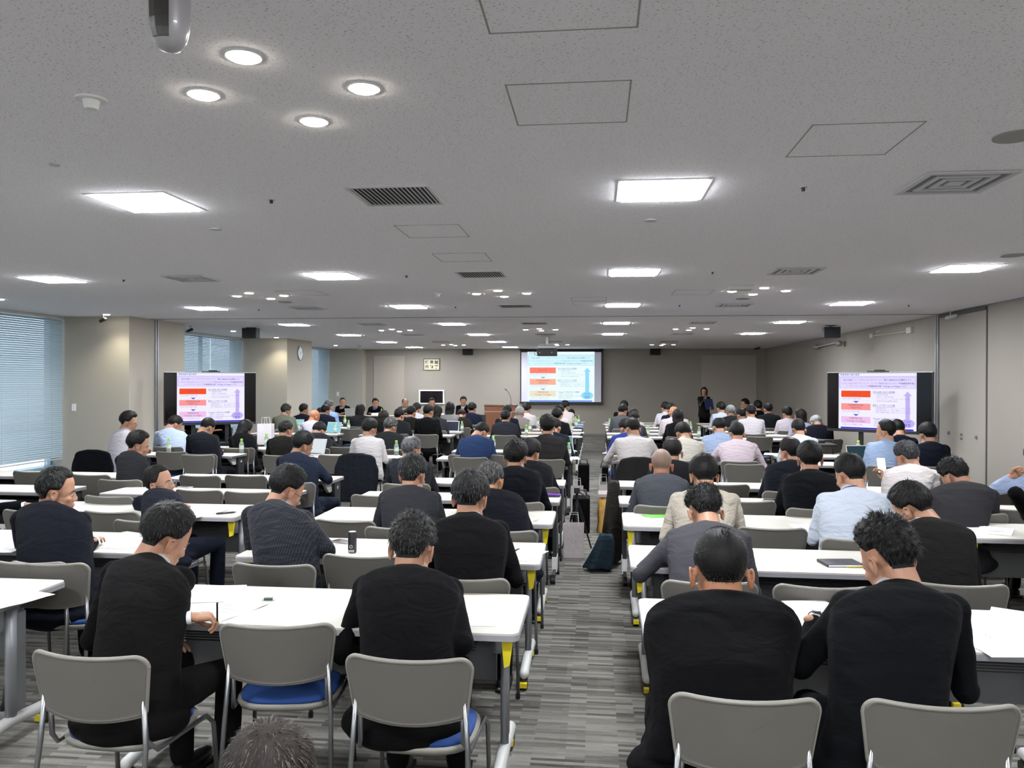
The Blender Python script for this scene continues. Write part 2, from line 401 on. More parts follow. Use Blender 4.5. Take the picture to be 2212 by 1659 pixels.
# ------------------------------------------------------------------ ceiling fittings
m_panel = emis('lamp_panel', (.93, .96, 1, 1), PANEL_L)
m_lframe = mat('lamp_frame', '#c6c6c8', .6)
cols = [('leftmost', -5.70), ('second', -2.67), ('third', .355), ('rightmost', 3.40)]
g0 = None
rowsL = [(-2.15, 'behind the camera'), (1.13, 'just overhead'), (4.41, None), (7.68, None), (10.95, None), (14.3, None), (17.58, None), (20.86, None), (24.1, None)]
for cn, x in cols:
    k = 0
    for y, nm in rowsL:
        if y > 19 and x > 0: continue
        if y == 4.41 and abs(x) > 3: pass
        w = '%s square white ceiling light in the %s column' % (nm if nm else ORD[k].capitalize(), cn + (' from the left' if cn not in ('leftmost', 'rightmost') else ''))
        if nm: w = 'Square white ceiling light %s in the %s column' % (nm, cn + (' from the left' if cn not in ('leftmost', 'rightmost') else ''))
        else: w += ' counted towards the front'; k += 1
        if g0 is None:
            g0 = thing('ceiling_light', w, 'ceiling light', (x, y, CEIL), group='square ceiling lights')
            f = MB(); q = .225
            for a, b, c, d in ((-.245, .245, -.245, -.217), (-.245, .245, .217, .245), (-.245, -.217, -.217, .217), (.217, .245, -.217, .217)): f.box(a, b, c, d, -.003, 0)
            f.build('frame', m_lframe, g0)
            MB().box(-.216, .216, -.216, .216, -.010, -.0005).build('diffuser', m_panel, g0)
        else: dup(g0, (x, y, CEIL), 0, w)
m_down = emis('downlight_disc', (1, .93, .80, 1), DOWN_L)
d0 = None
def downlight(x, y, w, grp):
    global d0
    if d0 is None:
        d0 = thing('downlight', w, 'downlight', (x, y, CEIL), group=grp)
        n = 28; f = MB(); rs = []
        for r, z in ((.062, 0), (.064, -.004), (.054, -.005), (.050, -.002)): rs.append([(r*math.cos(2*PI*j/n), r*math.sin(2*PI*j/n), z) for j in range(n)])
        f.rings(rs, cap=False); f.build('trim_ring', m_white, d0, True)
        MB().cyl((0, 0, -.010), .046, .0095, 28, r2=.051).build('lens', m_down, d0)
    else: dup(d0, (x, y, CEIL), 0, w, grp)
cx = [('left', -4.18), ('middle', -1.15), ('right', 1.87)]
for cn, x in cx:
    for ri, y in enumerate((2.76, 9.37, 15.98, 22.6)):
        if ri == 0 and cn != 'middle': continue
        if ri == 3 and cn == 'right': y = 22.75
        for dx, dy, nm in ((0, -.31, 'nearest'), (0, .33, 'farthest'), (-.3, 0, 'left'), (.31, 0, 'right')):
            downlight(x+dx, y+dy, '%s lamp of the four round downlights in the %s cluster, %s group from the camera' % (nm.capitalize(), cn, ORD[ri - 0 if cn == 'middle' else ri-1]), 'round downlights in clusters of four')
spots = []
for k, (px, py) in enumerate(((0, 646), (230, 679), (382, 698.5), (504, 715), (597, 729), (668, 738), (725, 746))):
    p = at(px, py, z=CEIL); spots.append(p)
    downlight(p.x, p.y, '%s small round downlight in the line along the window piers, counted from the camera' % ORD[k].capitalize(), 'round downlights along the window side')
def lamp(x, y, e, ang=120):
    l = bpy.data.lights.new('downlight_beam', 'SPOT'); l.energy = e; l.color = (1, .93, .70); l.spot_size = R_(ang); l.spot_blend = .8; l.shadow_soft_size = .05
    o = bpy.data.objects.new('downlight_beam', l); COL.objects.link(o); o.location = (x, y, CEIL-.03)
for p, e in zip(spots, (25, 55, 10, 20, 50, 12, 45)): lamp(p.x, p.y, e)
# slatted air grilles
m_dark = mat('vent_dark', '#3c3c3e', .8); m_vent = mat('vent_grey', '#cfcfcf', .5)
v0 = None
for k, y in enumerate((4.38, 7.68, 10.95, 14.25, 17.55, 20.85)):
    w = '%s slatted grey air grille of the line left of the middle, counted from the camera' % ORD[k].capitalize()
    if v0 is None:
        v0 = thing('air_grille', w, 'air vent', (-1.14, y, CEIL), group='slatted air grilles')
        MB().box(-.21, .21, -.20, .20, -.002, -.0005).build('recess', m_dark, v0)
        f = MB()
        for a, b, c, d in ((-.235, .235, -.225, -.205), (-.235, .235, .205, .225), (-.235, -.215, -.205, .205), (.215, .235, -.205, .205)): f.box(a, b, c, d, -.008, 0)
        f.build('frame', m_vent, v0)
        f = MB()
        for i in range(17): f.box(-.0075, .0075, -.205, .205, -.0008, .0008, M=rotm(ry=R_(28)), t=(-.20+.025*i, 0, -.0065))
        f.build('slats', m_vent, v0)
    else: dup(v0, (-1.14, y, CEIL), 0, w)
# four-way air diffusers
v1 = None
k2 = {0: 0, 1: 0}
for s, x, ys in ((0, 1.88, (4.37, 7.70, 11.05, 14.3, 17.6, 20.9)), (1, -4.17, (7.70, 10.95, 14.25, 17.5, 20.8))):
    for y in ys:
        w = '%s square four-way air diffuser of the %s line, counted from the camera' % (ORD[k2[s]].capitalize(), 'right' if s == 0 else 'left'); k2[s] += 1
        if v1 is None:
            v1 = thing('air_diffuser', w, 'air vent', (x, y, CEIL), group='four-way air diffusers')
            f = MB()
            for q in (.225, .155, .095):
                i = q-.03
                for a, b, c, d in ((-q, q, -q, -i), (-q, q, i, q), (-q, -i, -i, i), (i, q, -i, i)): f.box(a, b, c, d, -.012 + (.225-q)*.02, -.002)
            f.build('rings', m_lframe, v1)
            MB().box(-.215, .215, -.215, .215, -.0015, 0).build('recess', mat('vent_mid', '#6e6e70', .8), v1)
            MB().box(-.04, .04, -.04, .04, -.01, -.002).build('core', m_lframe, v1)
        else: dup(v1, (x, y, CEIL), 0, w)
# hatch outlines
def hatch(x0, x1, y0, y1, w):
    f = MB(); q = .006
    for a, b, c, d in ((x0, x1, y0, y0+q), (x0, x1, y1-q, y1), (x0, x0+q, y0, y1), (x1-q, x1, y0, y1)): f.box(a, b, c, d, -.0015, .0)
    tag(f.build('ceiling_hatch', mat('hatch_edge', '#8f8c86', .6), loc=(0, 0, CEIL)), w, 'ceiling hatch', 'square ceiling hatches')
hatch(-.33, .12, 1.92, 2.37, 'square hatch outline in the ceiling cut by the top edge of the photo')
hatch(-.33, .12, 2.78, 3.23, 'square hatch outline in the ceiling right of the near downlights')
hatch(.88, 1.33, 3.34, 3.81, 'square hatch outline in the ceiling in front of the right air diffuser')
hatch(-1.38, -.93, 5.22, 5.68, 'square hatch outline just beyond the first slatted grille')
hatch(-1.37, -.92, 6.40, 6.85, 'square hatch outline just before the second slatted grille')
hatch(-.33, .12, 9.9, 10.35, 'square hatch outline left of the third column of lights')
hatch(-.33, .12, 10.5, 10.9, 'square hatch outline beside the third slatted grille')
hatch(.9, 1.35, 9.2, 9.7, 'square hatch outline left of the right downlight cluster')
hatch(-3.8, -3.3, 8.9, 9.4, 'square hatch outline right of the left downlight cluster')
# smoke detectors, speakers, sprinklers
def disc(px, py, r, w, cat, nm, dome=.02, mcol=None):
    p = at(px, py, z=CEIL); t = thing(nm, w, cat, (p.x, p.y, CEIL), group=cat+'s in the ceiling')
    MB().cyl((0, 0, -.008), r, .008, 24).build('plate', mcol or m_white, t)
    if dome: 
        b = MB().cyl((0, 0, -.02-dome), r*.42, dome+.012, 18, r2=r*.55); b.build('sensor', m_white, t)
        MB().cyl((0, 0, -.018), r*.5, .012, 18).build('slot', m_dark, t)
disc(197, 213, .055, 'round white smoke detector near the top left', 'smoke detector', 'smoke_detector', .02)
disc(466, 494, .04, 'flat round ceiling plate right of the near left light', 'ceiling plate', 'ceiling_plate', 0, m_lgrey)
disc(1406, 475, .04, 'flat round ceiling plate below the bright third-column light', 'ceiling plate', 'ceiling_plate', 0, m_lgrey)
disc(118, 354, .025, 'small round ceiling plate between the smoke detector and the near left light', 'ceiling plate', 'ceiling_plate', 0, m_lgrey)
disc(946, 634, .05, 'small smoke detector beside the middle downlight cluster', 'smoke detector', 'smoke_detector', .02)
disc(822, 718, .06, 'dark smoke detector hanging under the far left downlight cluster', 'smoke detector', 'smoke_detector', .02, m_lgrey)
disc(2195, 293, .09, 'round grey ceiling loudspeaker cut by the right edge', 'ceiling speaker', 'ceiling_speaker', 0, mat('speaker_grey', '#8b8986', .7))
disc(2187, 551, .09, 'round ceiling loudspeaker above the far right light', 'ceiling speaker', 'ceiling_speaker', 0, MAT['speaker_grey'])
disc(1605, 645, .09, 'round ceiling loudspeaker under the right downlight cluster', 'ceiling speaker', 'ceiling_speaker', 0, MAT['speaker_grey'])
disc(616, 652, .09, 'round ceiling loudspeaker under the left downlight cluster', 'ceiling speaker', 'ceiling_speaker', 0, MAT['speaker_grey'])
for k, (px, py) in enumerate(((586, 431), (1735, 404), (878, 595), (1539, 587), (267, 604), (1468, 659), (984, 662), (559, 668), (1963, 659))):
    p = at(px, py, z=CEIL); b = MB().cyl((0, 0, -.004), .022, .004, 14, mi=0); b.cyl((0, 0, -.022), .010, .02, 10, mi=1)
    tag(b.build('sprinkler', [m_lgrey, m_dark], loc=(p.x, p.y, CEIL)), 'tiny sprinkler head, %s of the scattered ones counted from the camera outwards' % ORD[k], 'sprinkler', 'sprinkler heads')
for k, (px, py) in enumerate(((1600, 617), (430, 700), (0, 0))[:1]):
    p = at(px, py, z=CEIL); tag(MB().box(-.12, .12, -.10, .10, -.05, 0).build('motion_sensor', m_lgrey, loc=(p.x, p.y, CEIL)), 'small grey box sensor at the right downlight cluster', 'sensor')
# exit sign
p = at(1756, 732, Y=21.5)
t = thing('exit_sign', 'green emergency exit sign hanging near the right wall, seen edge-on', 'exit sign', (p.x, 21.5, CEIL))
MB().box(-.05, .05, -.16, .16, -.30, 0).build('case', m_white, t)
for s in (-1, 1): MB().box(s*.051, s*.055, -.15, .15, -.28, -.05).build('green_face', mat('exit_green', '#1f9a6a', .4, emit=('#2fbf8a', .5)), t)
# ceiling dome camera
p = at(366, 45, z=CEIL-.14); t = thing('dome_camera', 'grey ceiling camera with dark window at the top left', 'camera', (p.x, p.y, CEIL))
b = MB(); b.tube([(0, 0, 0), (0, 0, -.03)], [.075, .075], 24); b.build('base', m_lgrey, t, True)
mg = mat('camera_grey', '#8f8c8e', .3, coat=.3)
b = MB(); b.tube([(0, 0, -.02), (0, 0, -.07), (0, 0, -.15), (0, 0, -.19), (0, 0, -.212), (0, 0, -.22)], [.050, .052, .050, .043, .028, .008], 28); bo = b.build('housing', mg, t, True)
b = MB(); rs = []
for z, r in ((-.085, .0528), (-.12, .052), (-.15, .0508), (-.175, .0475), (-.195, .041)):
    rs.append([((r+q)*math.sin(a), -(r+q)*math.cos(a), z) for q in (0, .003) for a in ([R_(-30), R_(-10), R_(10), R_(28)] if q == 0 else [R_(28), R_(10), R_(-10), R_(-30)])])
b.rings(rs); b.build('dark_window', mat('smoked_window', '#2b2826', .25), t)
# small ceiling spot cameras / bracket cameras
for px, py, Yc, w in ((411, 704, 14.5, 'small black bracket camera left of the left hanging loudspeaker'), (224, 684, 11.9, 'small dark spot camera under the first pier downlight'), (777, 752, 22.5, 'white bracket camera in front of the far left corner'), (1903, 699, 15.6, 'small camera on the ceiling above the right wall door'), (2053, 668, 12.3, 'small grey camera at the right ceiling track'), (1635, 755, 23.5, 'tiny black camera in the far right corner')):
    p = at(px, py, Y=Yc); t = thing('spot_camera', w, 'camera', (p.x, p.y, CEIL), group='small bracket cameras')
    MB().cyl((0, 0, -.01), .04, .01, 16).build('base', m_lgrey, t)
    MB().tube([(0, 0, 0), (0, 0, -.07)], .008, 8).build('stem', m_lgrey, t)
    MB().tube([(-.05, 0, -.10), (.06, -.05, -.07)], .028, 12, round_=True).build('body', m_black if 'black' in w or 'dark' in w else m_lgrey, t, True)

# ------------------------------------------------------------------ loudspeakers
m_spk = mat('speaker_black', '#191a1f', .6, bump=(500, .3, .002))
def spk(px, py, Y, w, hang=True, wd=.30):
    p = at(px, py, Y=Y); t = thing('loudspeaker', w, 'loudspeaker', (p.x, p.y, p.z), group='black box loudspeakers')
    bevel(MB().box(-wd/2, wd/2, -.09, .09, -.10, .10).build('cabinet', m_spk, t), .01)
    MB().box(-wd/2+.01, wd/2-.01, -.095, -.088, -.09, .09).build('grille', mat('grille', '#0d0e12', .8), t)
    if hang:
        h = CEIL-p.z
        MB().tube([(0, 0, .09), (0, 0, h)], .016, 10).build('stem', mat('stem_grey', '#4a4c52', .5, metal=.4), t)
        b = MB().box(-.09, .09, -.03, .03, h-.012, h); b.box(-.03, .03, -.025, .025, .11, .15); b.build('bracket', MAT['stem_grey'], t)
spk(542, 720, 15.0, 'black loudspeaker hanging from the ceiling above the left television')
spk(1795, 718, 15.2, 'black loudspeaker hanging from the ceiling above the right television')
spk(1010.5, 760, 25.45, 'black loudspeaker on the front wall left of the projection screen', False, .32)
spk(1415.5, 760, 25.45, 'black loudspeaker on the front wall right of the projection screen', False, .32)
# clock
p = at(648, 763, X=XC); t = thing('wall_clock', 'round wall clock with white dial and silver rim on the pier', 'clock', (XC, p.y, p.z))
b = MB(); n = 40
b.rings([[(x, r*math.cos(2*PI*j/n), r*math.sin(2*PI*j/n)) for j in range(n)] for x, r in ((0, .20), (.03, .20), (.035, .19), (.03, .175), (.012, .172))], cap=False)
b.build('rim', m_alu, t, True); MB().cyl((.001, 0, 0), .174, .012, 36, axis='x').build('dial', mat('clock_dial', '#e9ecec', .5), t)
b = MB()
for k in range(12):
    a = k*PI/6; b.box(.0135, .0145, -.006, .006, .135, .16, M=rotm(rx=a))
b.box(.0135, .015, -.006, .006, -.02, .10, M=rotm(rx=R_(-60))); b.box(.0135, .015, -.004, .004, -.02, .15, M=rotm(rx=R_(170)))
b.build('hands', m_black, t)

# ------------------------------------------------------------------ writing
def text_mb(body, size, align='LEFT', sx=1.0, wt=0.0):
    c = bpy.data.curves.new('t', 'FONT'); c.body = body; c.size = size; c.align_x = align; c.align_y = 'CENTER'; c.resolution_u = 2
    if wt: c.offset = wt
    o = bpy.data.objects.new('t', c); COL.objects.link(o)
    dg = bpy.context.evaluated_depsgraph_get(); e = o.evaluated_get(dg); q = e.to_mesh()
    v = np.array([p.co[:] for p in q.vertices]).reshape(-1, 3); v[:, 0] *= sx; f = [tuple(p.vertices) for p in q.polygons]
    e.to_mesh_clear(); bpy.data.objects.remove(o); bpy.data.curves.remove(c)
    r = MB(); r.add(v, f); return r
# calligraphy
p0, p1 = at(915, 775, Y=YF-.03), at(950, 800, Y=YF-.03); cw, chh = p1.x-p0.x, p0.z-p1.z
t = thing('framed_calligraphy', 'framed black brush calligraphy on the front wall above the small screen', 'picture', ((p0.x+p1.x)/2, YF-.02, (p0.z+p1.z)/2))
f = MB(); a, b_ = cw/2, chh/2
for q in ((-a, a, b_-.02, b_), (-a, a, -b_, -b_+.02), (-a, -a+.02, -b_, b_), (a-.02, a, -b_, b_)): f.box(q[0], q[1], -.015, .01, q[2], q[3])
f.build('frame', mat('frame_brown', '#3c2a22', .5), t)
MB().box(-a+.02, a-.02, -.002, .002, -b_+.02, b_-.02).build('paper', mat('old_paper', '#d9d2b4', .8), t)
w = MB()
for i, ch in enumerate('技意誠術欲実'):
    tm = text_mb(ch, .125, 'CENTER', wt=.003); V = tm.verts(); V = np.stack([V[:, 0] + (-.16 + .16*(i % 3)), np.full(len(V), -.004), V[:, 1] + (.07 if i < 3 else -.085)], 1); w.add(V, tm.f)
w.build('writing', m_black, t)
# wall screen
p0, p1 = at(905, 842, Y=YF-.04), at(960, 873, Y=YF-.04); cw, chh = p1.x-p0.x, p0.z-p1.z
t = thing('wall_screen', 'small switched-off black screen with white frame on the front wall', 'screen', ((p0.x+p1.x)/2, YF-.03, (p0.z+p1.z)/2))
bevel(MB().box(-cw/2, cw/2, -.03, .03, -chh/2, chh/2).build('housing', m_white, t), .006)
MB().box(-cw/2+.05, cw/2-.05, -.034, -.028, -chh/2+.04, chh/2-.04).build('glass', mat('black_glass', '#17161a', .08), t)

def slide(w, h, pal):
    """the slide, w x h metres, lying in x/z, facing -y, centre at the origin; pal: colours"""
    mats = [emis(pal['n'] + k, c, pal['s']) for k, c in pal['c'].items()]; ix = {k: i for i, k in enumerate(pal['c'])}
    mb = MB()
    def X(u): return -w/2 + w*u
    def Z(v): return h/2 - h*v
    dep = [0]
    def poly(pts, k, d):
        y = -.0008*d; V = [(X(u), y, Z(v)) for u, v in pts]; mb.add(V, [tuple(range(len(V)))], ix[k])
    def rect(u0, v0, u1, v1, k, d=1): poly([(u0, v1), (u1, v1), (u1, v0), (u0, v0)], k, d)
    def tx(s, u, v, size, k, al='LEFT', d=3, wt=0, fit=None):
        tm = text_mb(s, size*h, al, wt=wt*h*.45); V = tm.verts(); sx = 1
        if fit: sx = fit*w/max(V[:, 0].max()-V[:, 0].min(), 1e-6)
        V = np.stack([V[:, 0]*sx + X(u), np.full(len(V), -.0008*d), V[:, 1] + Z(v)], 1); mb.add(V, tm.f, ix[k])
    rect(0, 0, 1, 1, 'bg', 0); rect(0, .055, 1, .27, 'tint', 1); rect(0, .062, 1, .066, 'rule', 2)
    for a in ((.015, .085, .985, .088), (.015, .272, .985, .275), (.015, .085, .018, .275), (.982, .085, .985, .275)): rect(*a, 'rule', 2)
    tx('将来目指す姿の体系', .02, .03, .040, 'dark', wt=.0008, fit=.26); tx('3', .97, .033, .03, 'mid')
    tx('次の100年', .06, .125, .034, 'dark', wt=.0008, fit=.125); tx('に向けて永続的な成長を実現するための', .19, .125, .034, 'soft', fit=.38)
    tx('「新たなMAEDAの企業像」', .575, .125, .034, 'dark', wt=.0008, fit=.28); tx('を策定', .865, .125, .034, 'soft', fit=.07)
    tx('この新たな挑戦を着実に実行するため、次の10年', .03, .185, .034, 'soft', fit=.48); tx('「NEXT10」', .51, .185, .034, 'mid', wt=.0006, fit=.11); tx('で目指す姿を', .62, .185, .034, 'soft', fit=.14); tx('「中長期経営計画」', .76, .185, .034, 'dark', wt=.0008, fit=.20)
    tx('として取りまとめ、今後3か年の', .10, .235, .034, 'soft', fit=.29); tx('中期経営計画「Change 1st Stage」', .39, .235, .034, 'dark', wt=.0006, fit=.41); tx('を策定', .81, .235, .034, 'soft', fit=.07)
    for v0, k, a, b, cap in ((.315, 'box1', 'NEXT100', None, '[次の100年で目指す姿]'), (.545, 'box2', '中長期経営計画', '『NEXT10』', '[次の10年で目指す姿]'), (.780, 'box3', '中期経営計画', '「Change 1st Stage」', '[今後3か年の戦略を立案]')):
        rect(.035, v0, .425, v0+.115, k, 1)
        if b: tx(a, .23, v0+.032, .038, 'btxt', 'CENTER'); tx(b, .23, v0+.078, .044, 'btxt', 'CENTER')
        else: tx(a, .23, v0+.058, .044, 'btxt', 'CENTER')
        tx(cap, .05, v0+.145, .032, 'soft')
    for v in (.500, .735): poly([(.235, v+.035), (.275, v), (.195, v)], 'arrow', 1)
    rect(.865, .40, .92, .84, 'blob', 1); poly([(.84, .40), (.945, .40), (.892, .32)], 'blob', 1)
    poly([(.892 + .088*math.cos(-2*PI*j/28), .872 + .075*math.sin(-2*PI*j/28)) for j in range(28)][::1], 'blob', 2)
    for s, u, v, z, k in (('次の100年に向けた将来像', .455, .34, .038, 'dark'), ('・永続的な成長', .48, .385, .032, 'soft'), ('・安定かつ高収益体質', .48, .422, .032, 'soft'), ('・すべてのステークホルダーからの信頼', .48, .459, .032, 'soft'), ('・世界中の社会課題の解決', .48, .496, .032, 'soft'),
                          ('総合インフラサービス企業', .455, .573, .038, 'dark'), ('・請負事業を軸とした「エンジニアリング力」の強化', .475, .620, .031, 'soft'), ('・脱請負事業を軸とした「新たな建設サービス」の拡大', .475, .657, .031, 'soft'), ('・請負と脱請負が融合した新たなビジネスモデル構築', .475, .694, .031, 'soft'),
                          ('"Change!" に向けた3つの戦略', .455, .808, .038, 'dark'), ('[戦略①] 生産性改革', .47, .853, .032, 'soft'), ('[戦略②] 脱請負事業の全社的推進', .47, .890, .032, 'soft'), ('[戦略③] 体質改善', .47, .927, .032, 'soft')):
        tx(s, u, v, z, k, fit={.031: .45, .038: .28}.get(z) if not s.startswith('"') else .32, wt=.0006 if k == 'dark' else 0)
    for v in (.362, .595): rect(.455, v, .735, v+.003, 'dark', 2)
    tx('CSV', .892, .845, .062, 'csv', 'CENTER', 4); tx('経営', .892, .905, .052, 'csv', 'CENTER', 4, wt=.001)
    rect(.03, .97, .965, .998, 'bar', 1)
    return mb, mats
PT = {'n': 'tv_', 's': 0.9, 'c': {'bg': '#f3f0ff', 'tint': '#e6dcff', 'rule': '#8a7cf0', 'dark': '#4a48b8', 'mid': '#6a62d0', 'soft': '#b39be0', 'box1': '#f4542c', 'box2': '#fb9a9a', 'box3': '#eec4ee', 'btxt': '#9a5070', 'arrow': '#5a5ad0', 'blob': '#c4b4f6', 'csv': '#4a58d8', 'bar': '#3c34d0'}}
PS = {'n': 'screen_', 's': 0.9, 'c': {'bg': '#eefcff', 'tint': '#d6f8ff', 'rule': '#7ac4ea', 'dark': '#6aa0bc', 'mid': '#86b8cc', 'soft': '#aed6e2', 'box1': '#ff8674', 'box2': '#ffb49c', 'box3': '#efe6cc', 'btxt': '#bd6660', 'arrow': '#9ab8c8', 'blob': '#93dcfb', 'csv': '#5b90dc', 'bar': '#7096ee'}}
# projection screen: slide face x px 1139-1284, y 760-868
YS = YF-.12
a0, a1 = at(1124, 757, Y=YS), at(1301, 868.5, Y=YS); s0, s1 = at(1139.5, 760, Y=YS), at(1284, 868.3, Y=YS)
cx_, cz_ = (a0.x+a1.x)/2, (a0.z+a1.z)/2
t = thing('projection_screen', 'large pull-down projection screen showing the slide, on the front wall', 'screen', (cx_, YS, cz_))
hw, hh = (a1.x-a0.x)/2, (a0.z-a1.z)/2
MB().box(-hw, hw, 0, .004, -hh, hh).build('screen_cloth', mat('screen_cloth', '#16171c', .8), t)
MB().box(-hw+.035, hw-.035, -.003, -.001, -hh, hh-.06).build('grey_margin', mat('screen_margin', '#b8b8c6', .9, emit=('#a9a9ba', .22)), t)  # margin emits faintly, in place of projector light falling on the cloth
MB().tube([(-hw-.03, 0, hh+.05), (hw+.03, 0, hh+.05)], .05, 14).build('roller_case', m_black, t)
MB().box(-hw-.02, hw+.02, -.02, .02, -hh-.075, -hh).build('bottom_bar', m_black, t)
mb, ms = slide(s1.x-s0.x, s0.z-s1.z, PS)
o = mb.build('projected_slide', ms, t); o.location = ((s0.x+s1.x)/2-cx_, -.006, (s0.z+s1.z)/2-cz_)  # projector light is built into the slide as emission
# projector
p = at(1182, 762, Y=18.2); t = thing('projector', 'black projector in a grey ceiling cradle in front of the projection screen', 'projector', (p.x, p.y, p.z))
bevel(MB().box(-.225, .225, -.20, .20, -.075, .085).build('body', m_black, t), .012)
b = MB()
for x in (-.16, .12): b.cyl((x, -.202, .0), .012, .004, 12, axis='y')
b.build('screws', m_lgrey, t)
m_cr = mat('cradle_grey', '#a3a5aa', .4, metal=.3)
MB().box(-.21, .21, -.16, .16, .10, .16).build('cradle', m_cr, t)
MB().box(-.17, .17, -.10, .10, .18, .20).build('upper_plate', m_cr, t)
MB().tube([(0, 0, .15), (0, 0, CEIL-p.z)], .022, 10).build('pole', m_cr, t)
b = MB().box(-.13, .13, -.05, .05, CEIL-p.z-.02, CEIL-p.z); b.build('ceiling_plate', m_cr, t)
MB().tube([(-.22, -.05, .0), (-.30, -.05, .03), (-.29, -.03, -.05), (-.23, 0, -.06)], .006, 6).build('cable', m_black, t)
# lectern with microphone
p0, p1 = at(1049, 874, Y=22.4), at(1116, 874, Y=22.4); lw = p1.x-p0.x; top = p0.z
m_wood = mat('walnut', '#7a4a2c', .45, bump=(60, .1, .002), var=(9, '#5e3620'), stretch=(1, 1, 8))
t = thing('lectern', 'brown wooden lectern with a silver line, left of the projection screen', 'lectern', ((p0.x+p1.x)/2, 22.4, 0))
bevel(MB().box(-lw/2, lw/2, -.25, .25, .02, top-.03).build('body', m_wood, t), .006)
MB().box(-lw/2-.01, lw/2+.01, -.27, .26, top-.03, top).build('top', mat('walnut_dark', '#5b3822', .4), t)
MB().box(-lw/2-.002, lw/2+.002, -.254, -.249, top-.20, top-.185).build('silver_line', m_alu, t)
MB().box(-lw/2-.012, lw/2+.012, -.26, .26, 0, .03).build('plinth', m_black, t)
t = thing('gooseneck_microphone', 'thin black gooseneck microphone standing on the lectern', 'microphone', (p0.x+lw*.83, 22.3, top))
MB().cyl((0, 0, 0), .05, .015, 18).build('foot', m_black, t)
MB().tube([(0, 0, .01), (0, 0, .16), (-.03, 0, .28), (-.09, 0, .38), (-.14, 0, .43)], .006, 8).build('neck', m_black, t, True)
MB().tube([(-.13, 0, .425), (-.17, 0, .45)], .012, 10, round_=True).build('head', m_black, t, True)

# ------------------------------------------------------------------ televisions on stands
def tv(x0, y0, x1, y1, zt, zb, w, sx0, sx1):
    L = math.hypot(x1-x0, y1-y0); a = math.atan2(y1-y0, x1-x0); H = zt-zb
    t = thing('television', w, 'television', ((x0+x1)/2, (y0+y1)/2, 0), a, group='large televisions on floor stands')
    bevel(MB().box(-L/2, L/2, 0, .07, zb, zt).build('case', m_black, t), .006)
    MB().box(-L/2, L/2, -.004, .0, zt-.012, zt).build('top_edge', m_alu, t); MB().box(-L/2, L/2, -.006, .01, zb-.03, zb+.006).build('bottom_edge', mat('edge_dark', '#3a3c40', .3, metal=.6), t)
    MB().box(-L/2+.012, L/2-.012, -.003, -.001, zb+.012, zt-.015).build('glass', mat('tv_black', '#08070b', .12), t)
    mb, ms = slide(L*(sx1-sx0), H-.035, PT); o = mb.build('slide', ms, t); o.location = (-L/2+L*(sx0+sx1)/2, -.006, (zb+zt)/2)
    b = MB(); b.box(-.15, .15, -.02, .05, zt, zt+.015); b.box(-.04, .10, -.03, .03, zt+.015, zt+.032); b.build('camera_bar', m_black, t)
    b = MB()
    for s in (-1, 1): b.box(s*.28-.03, s*.28+.03, .08, .13, .10, zt-.2)
    b.box(-.32, .32, .08, .13, (zb+zt)/2-.03, (zb+zt)/2+.03); b.build('uprights', m_black, t)
    b = MB()
    for s in (-1, 1): b.box(s*.36-.03, s*.36+.03, -.30, .42, .06, .11)
    b.box(-.36, .36, .08, .13, .06, .11); b.build('stand_base', m_black, t)
    for x in (-.36, .36):
        for y in (-.27, .39): MB().cyl((x-.015, y, .032), .032, .03, 14, axis='x').build('caster', m_black, t)
    MB().box(-.34, .34, .0, .30, .62, .65).build('shelf', m_black, t)
p0, p1 = at(354, 803, Y=12.75), at(553, 805.5, Y=13.6)
tv(p0.x, p0.y, p1.x, p1.y, p0.z, at(352, 916, Y=12.75).z, 'large television showing the slide beside the left window pier', .135, .868)
p0, p1 = at(1787, 804, Y=12.9), at(2015, 804, Y=11.95)
tv(p0.x, p0.y, p1.x, p1.y, p0.z, at(1787, 926, Y=12.9).z, 'large television showing the slide in front of the right wall', .12, .86)

# ================================================================== TABLES
FAR = [3.79, 5.03, 6.27, 7.19, 8.28, 10.73, 11.83, 15.05, 16.03, 17.1, 18.15, 19.2, 20.22]
DEP = [.60, .62, .60, .46, .46] + [.46]*8
NEAR = [a-b for a, b in zip(FAR, DEP)]
BX = {'Z': (-6.79, -4.97), 'A': (-4.49, -2.67), 'B': (-2.13, -.32), 'C': (.20, 2.01), 'D': (2.49, 4.30)}
BN = {'Z': 'in the block by the windows', 'A': 'in the second block from the windows', 'B': 'left of the central aisle', 'C': 'right of the central aisle', 'D': 'in the block by the right wall'}
m_top = mat('table_top', '#b6b3ab', .6, spec=.3)
m_edge = mat('table_edge', '#8d8c90', .5)
m_grey = mat('leg_grey', '#85868a', .4, metal=.35)
m_dgrey = mat('panel_dark', '#232427', .6)
m_mid = mat('panel_grey', '#5d5e60', .55)
m_yel = mat('yellow_lever', '#d9c520', .4)
m_chrome = mat('chrome', '#8f9092', .32, metal=.9)
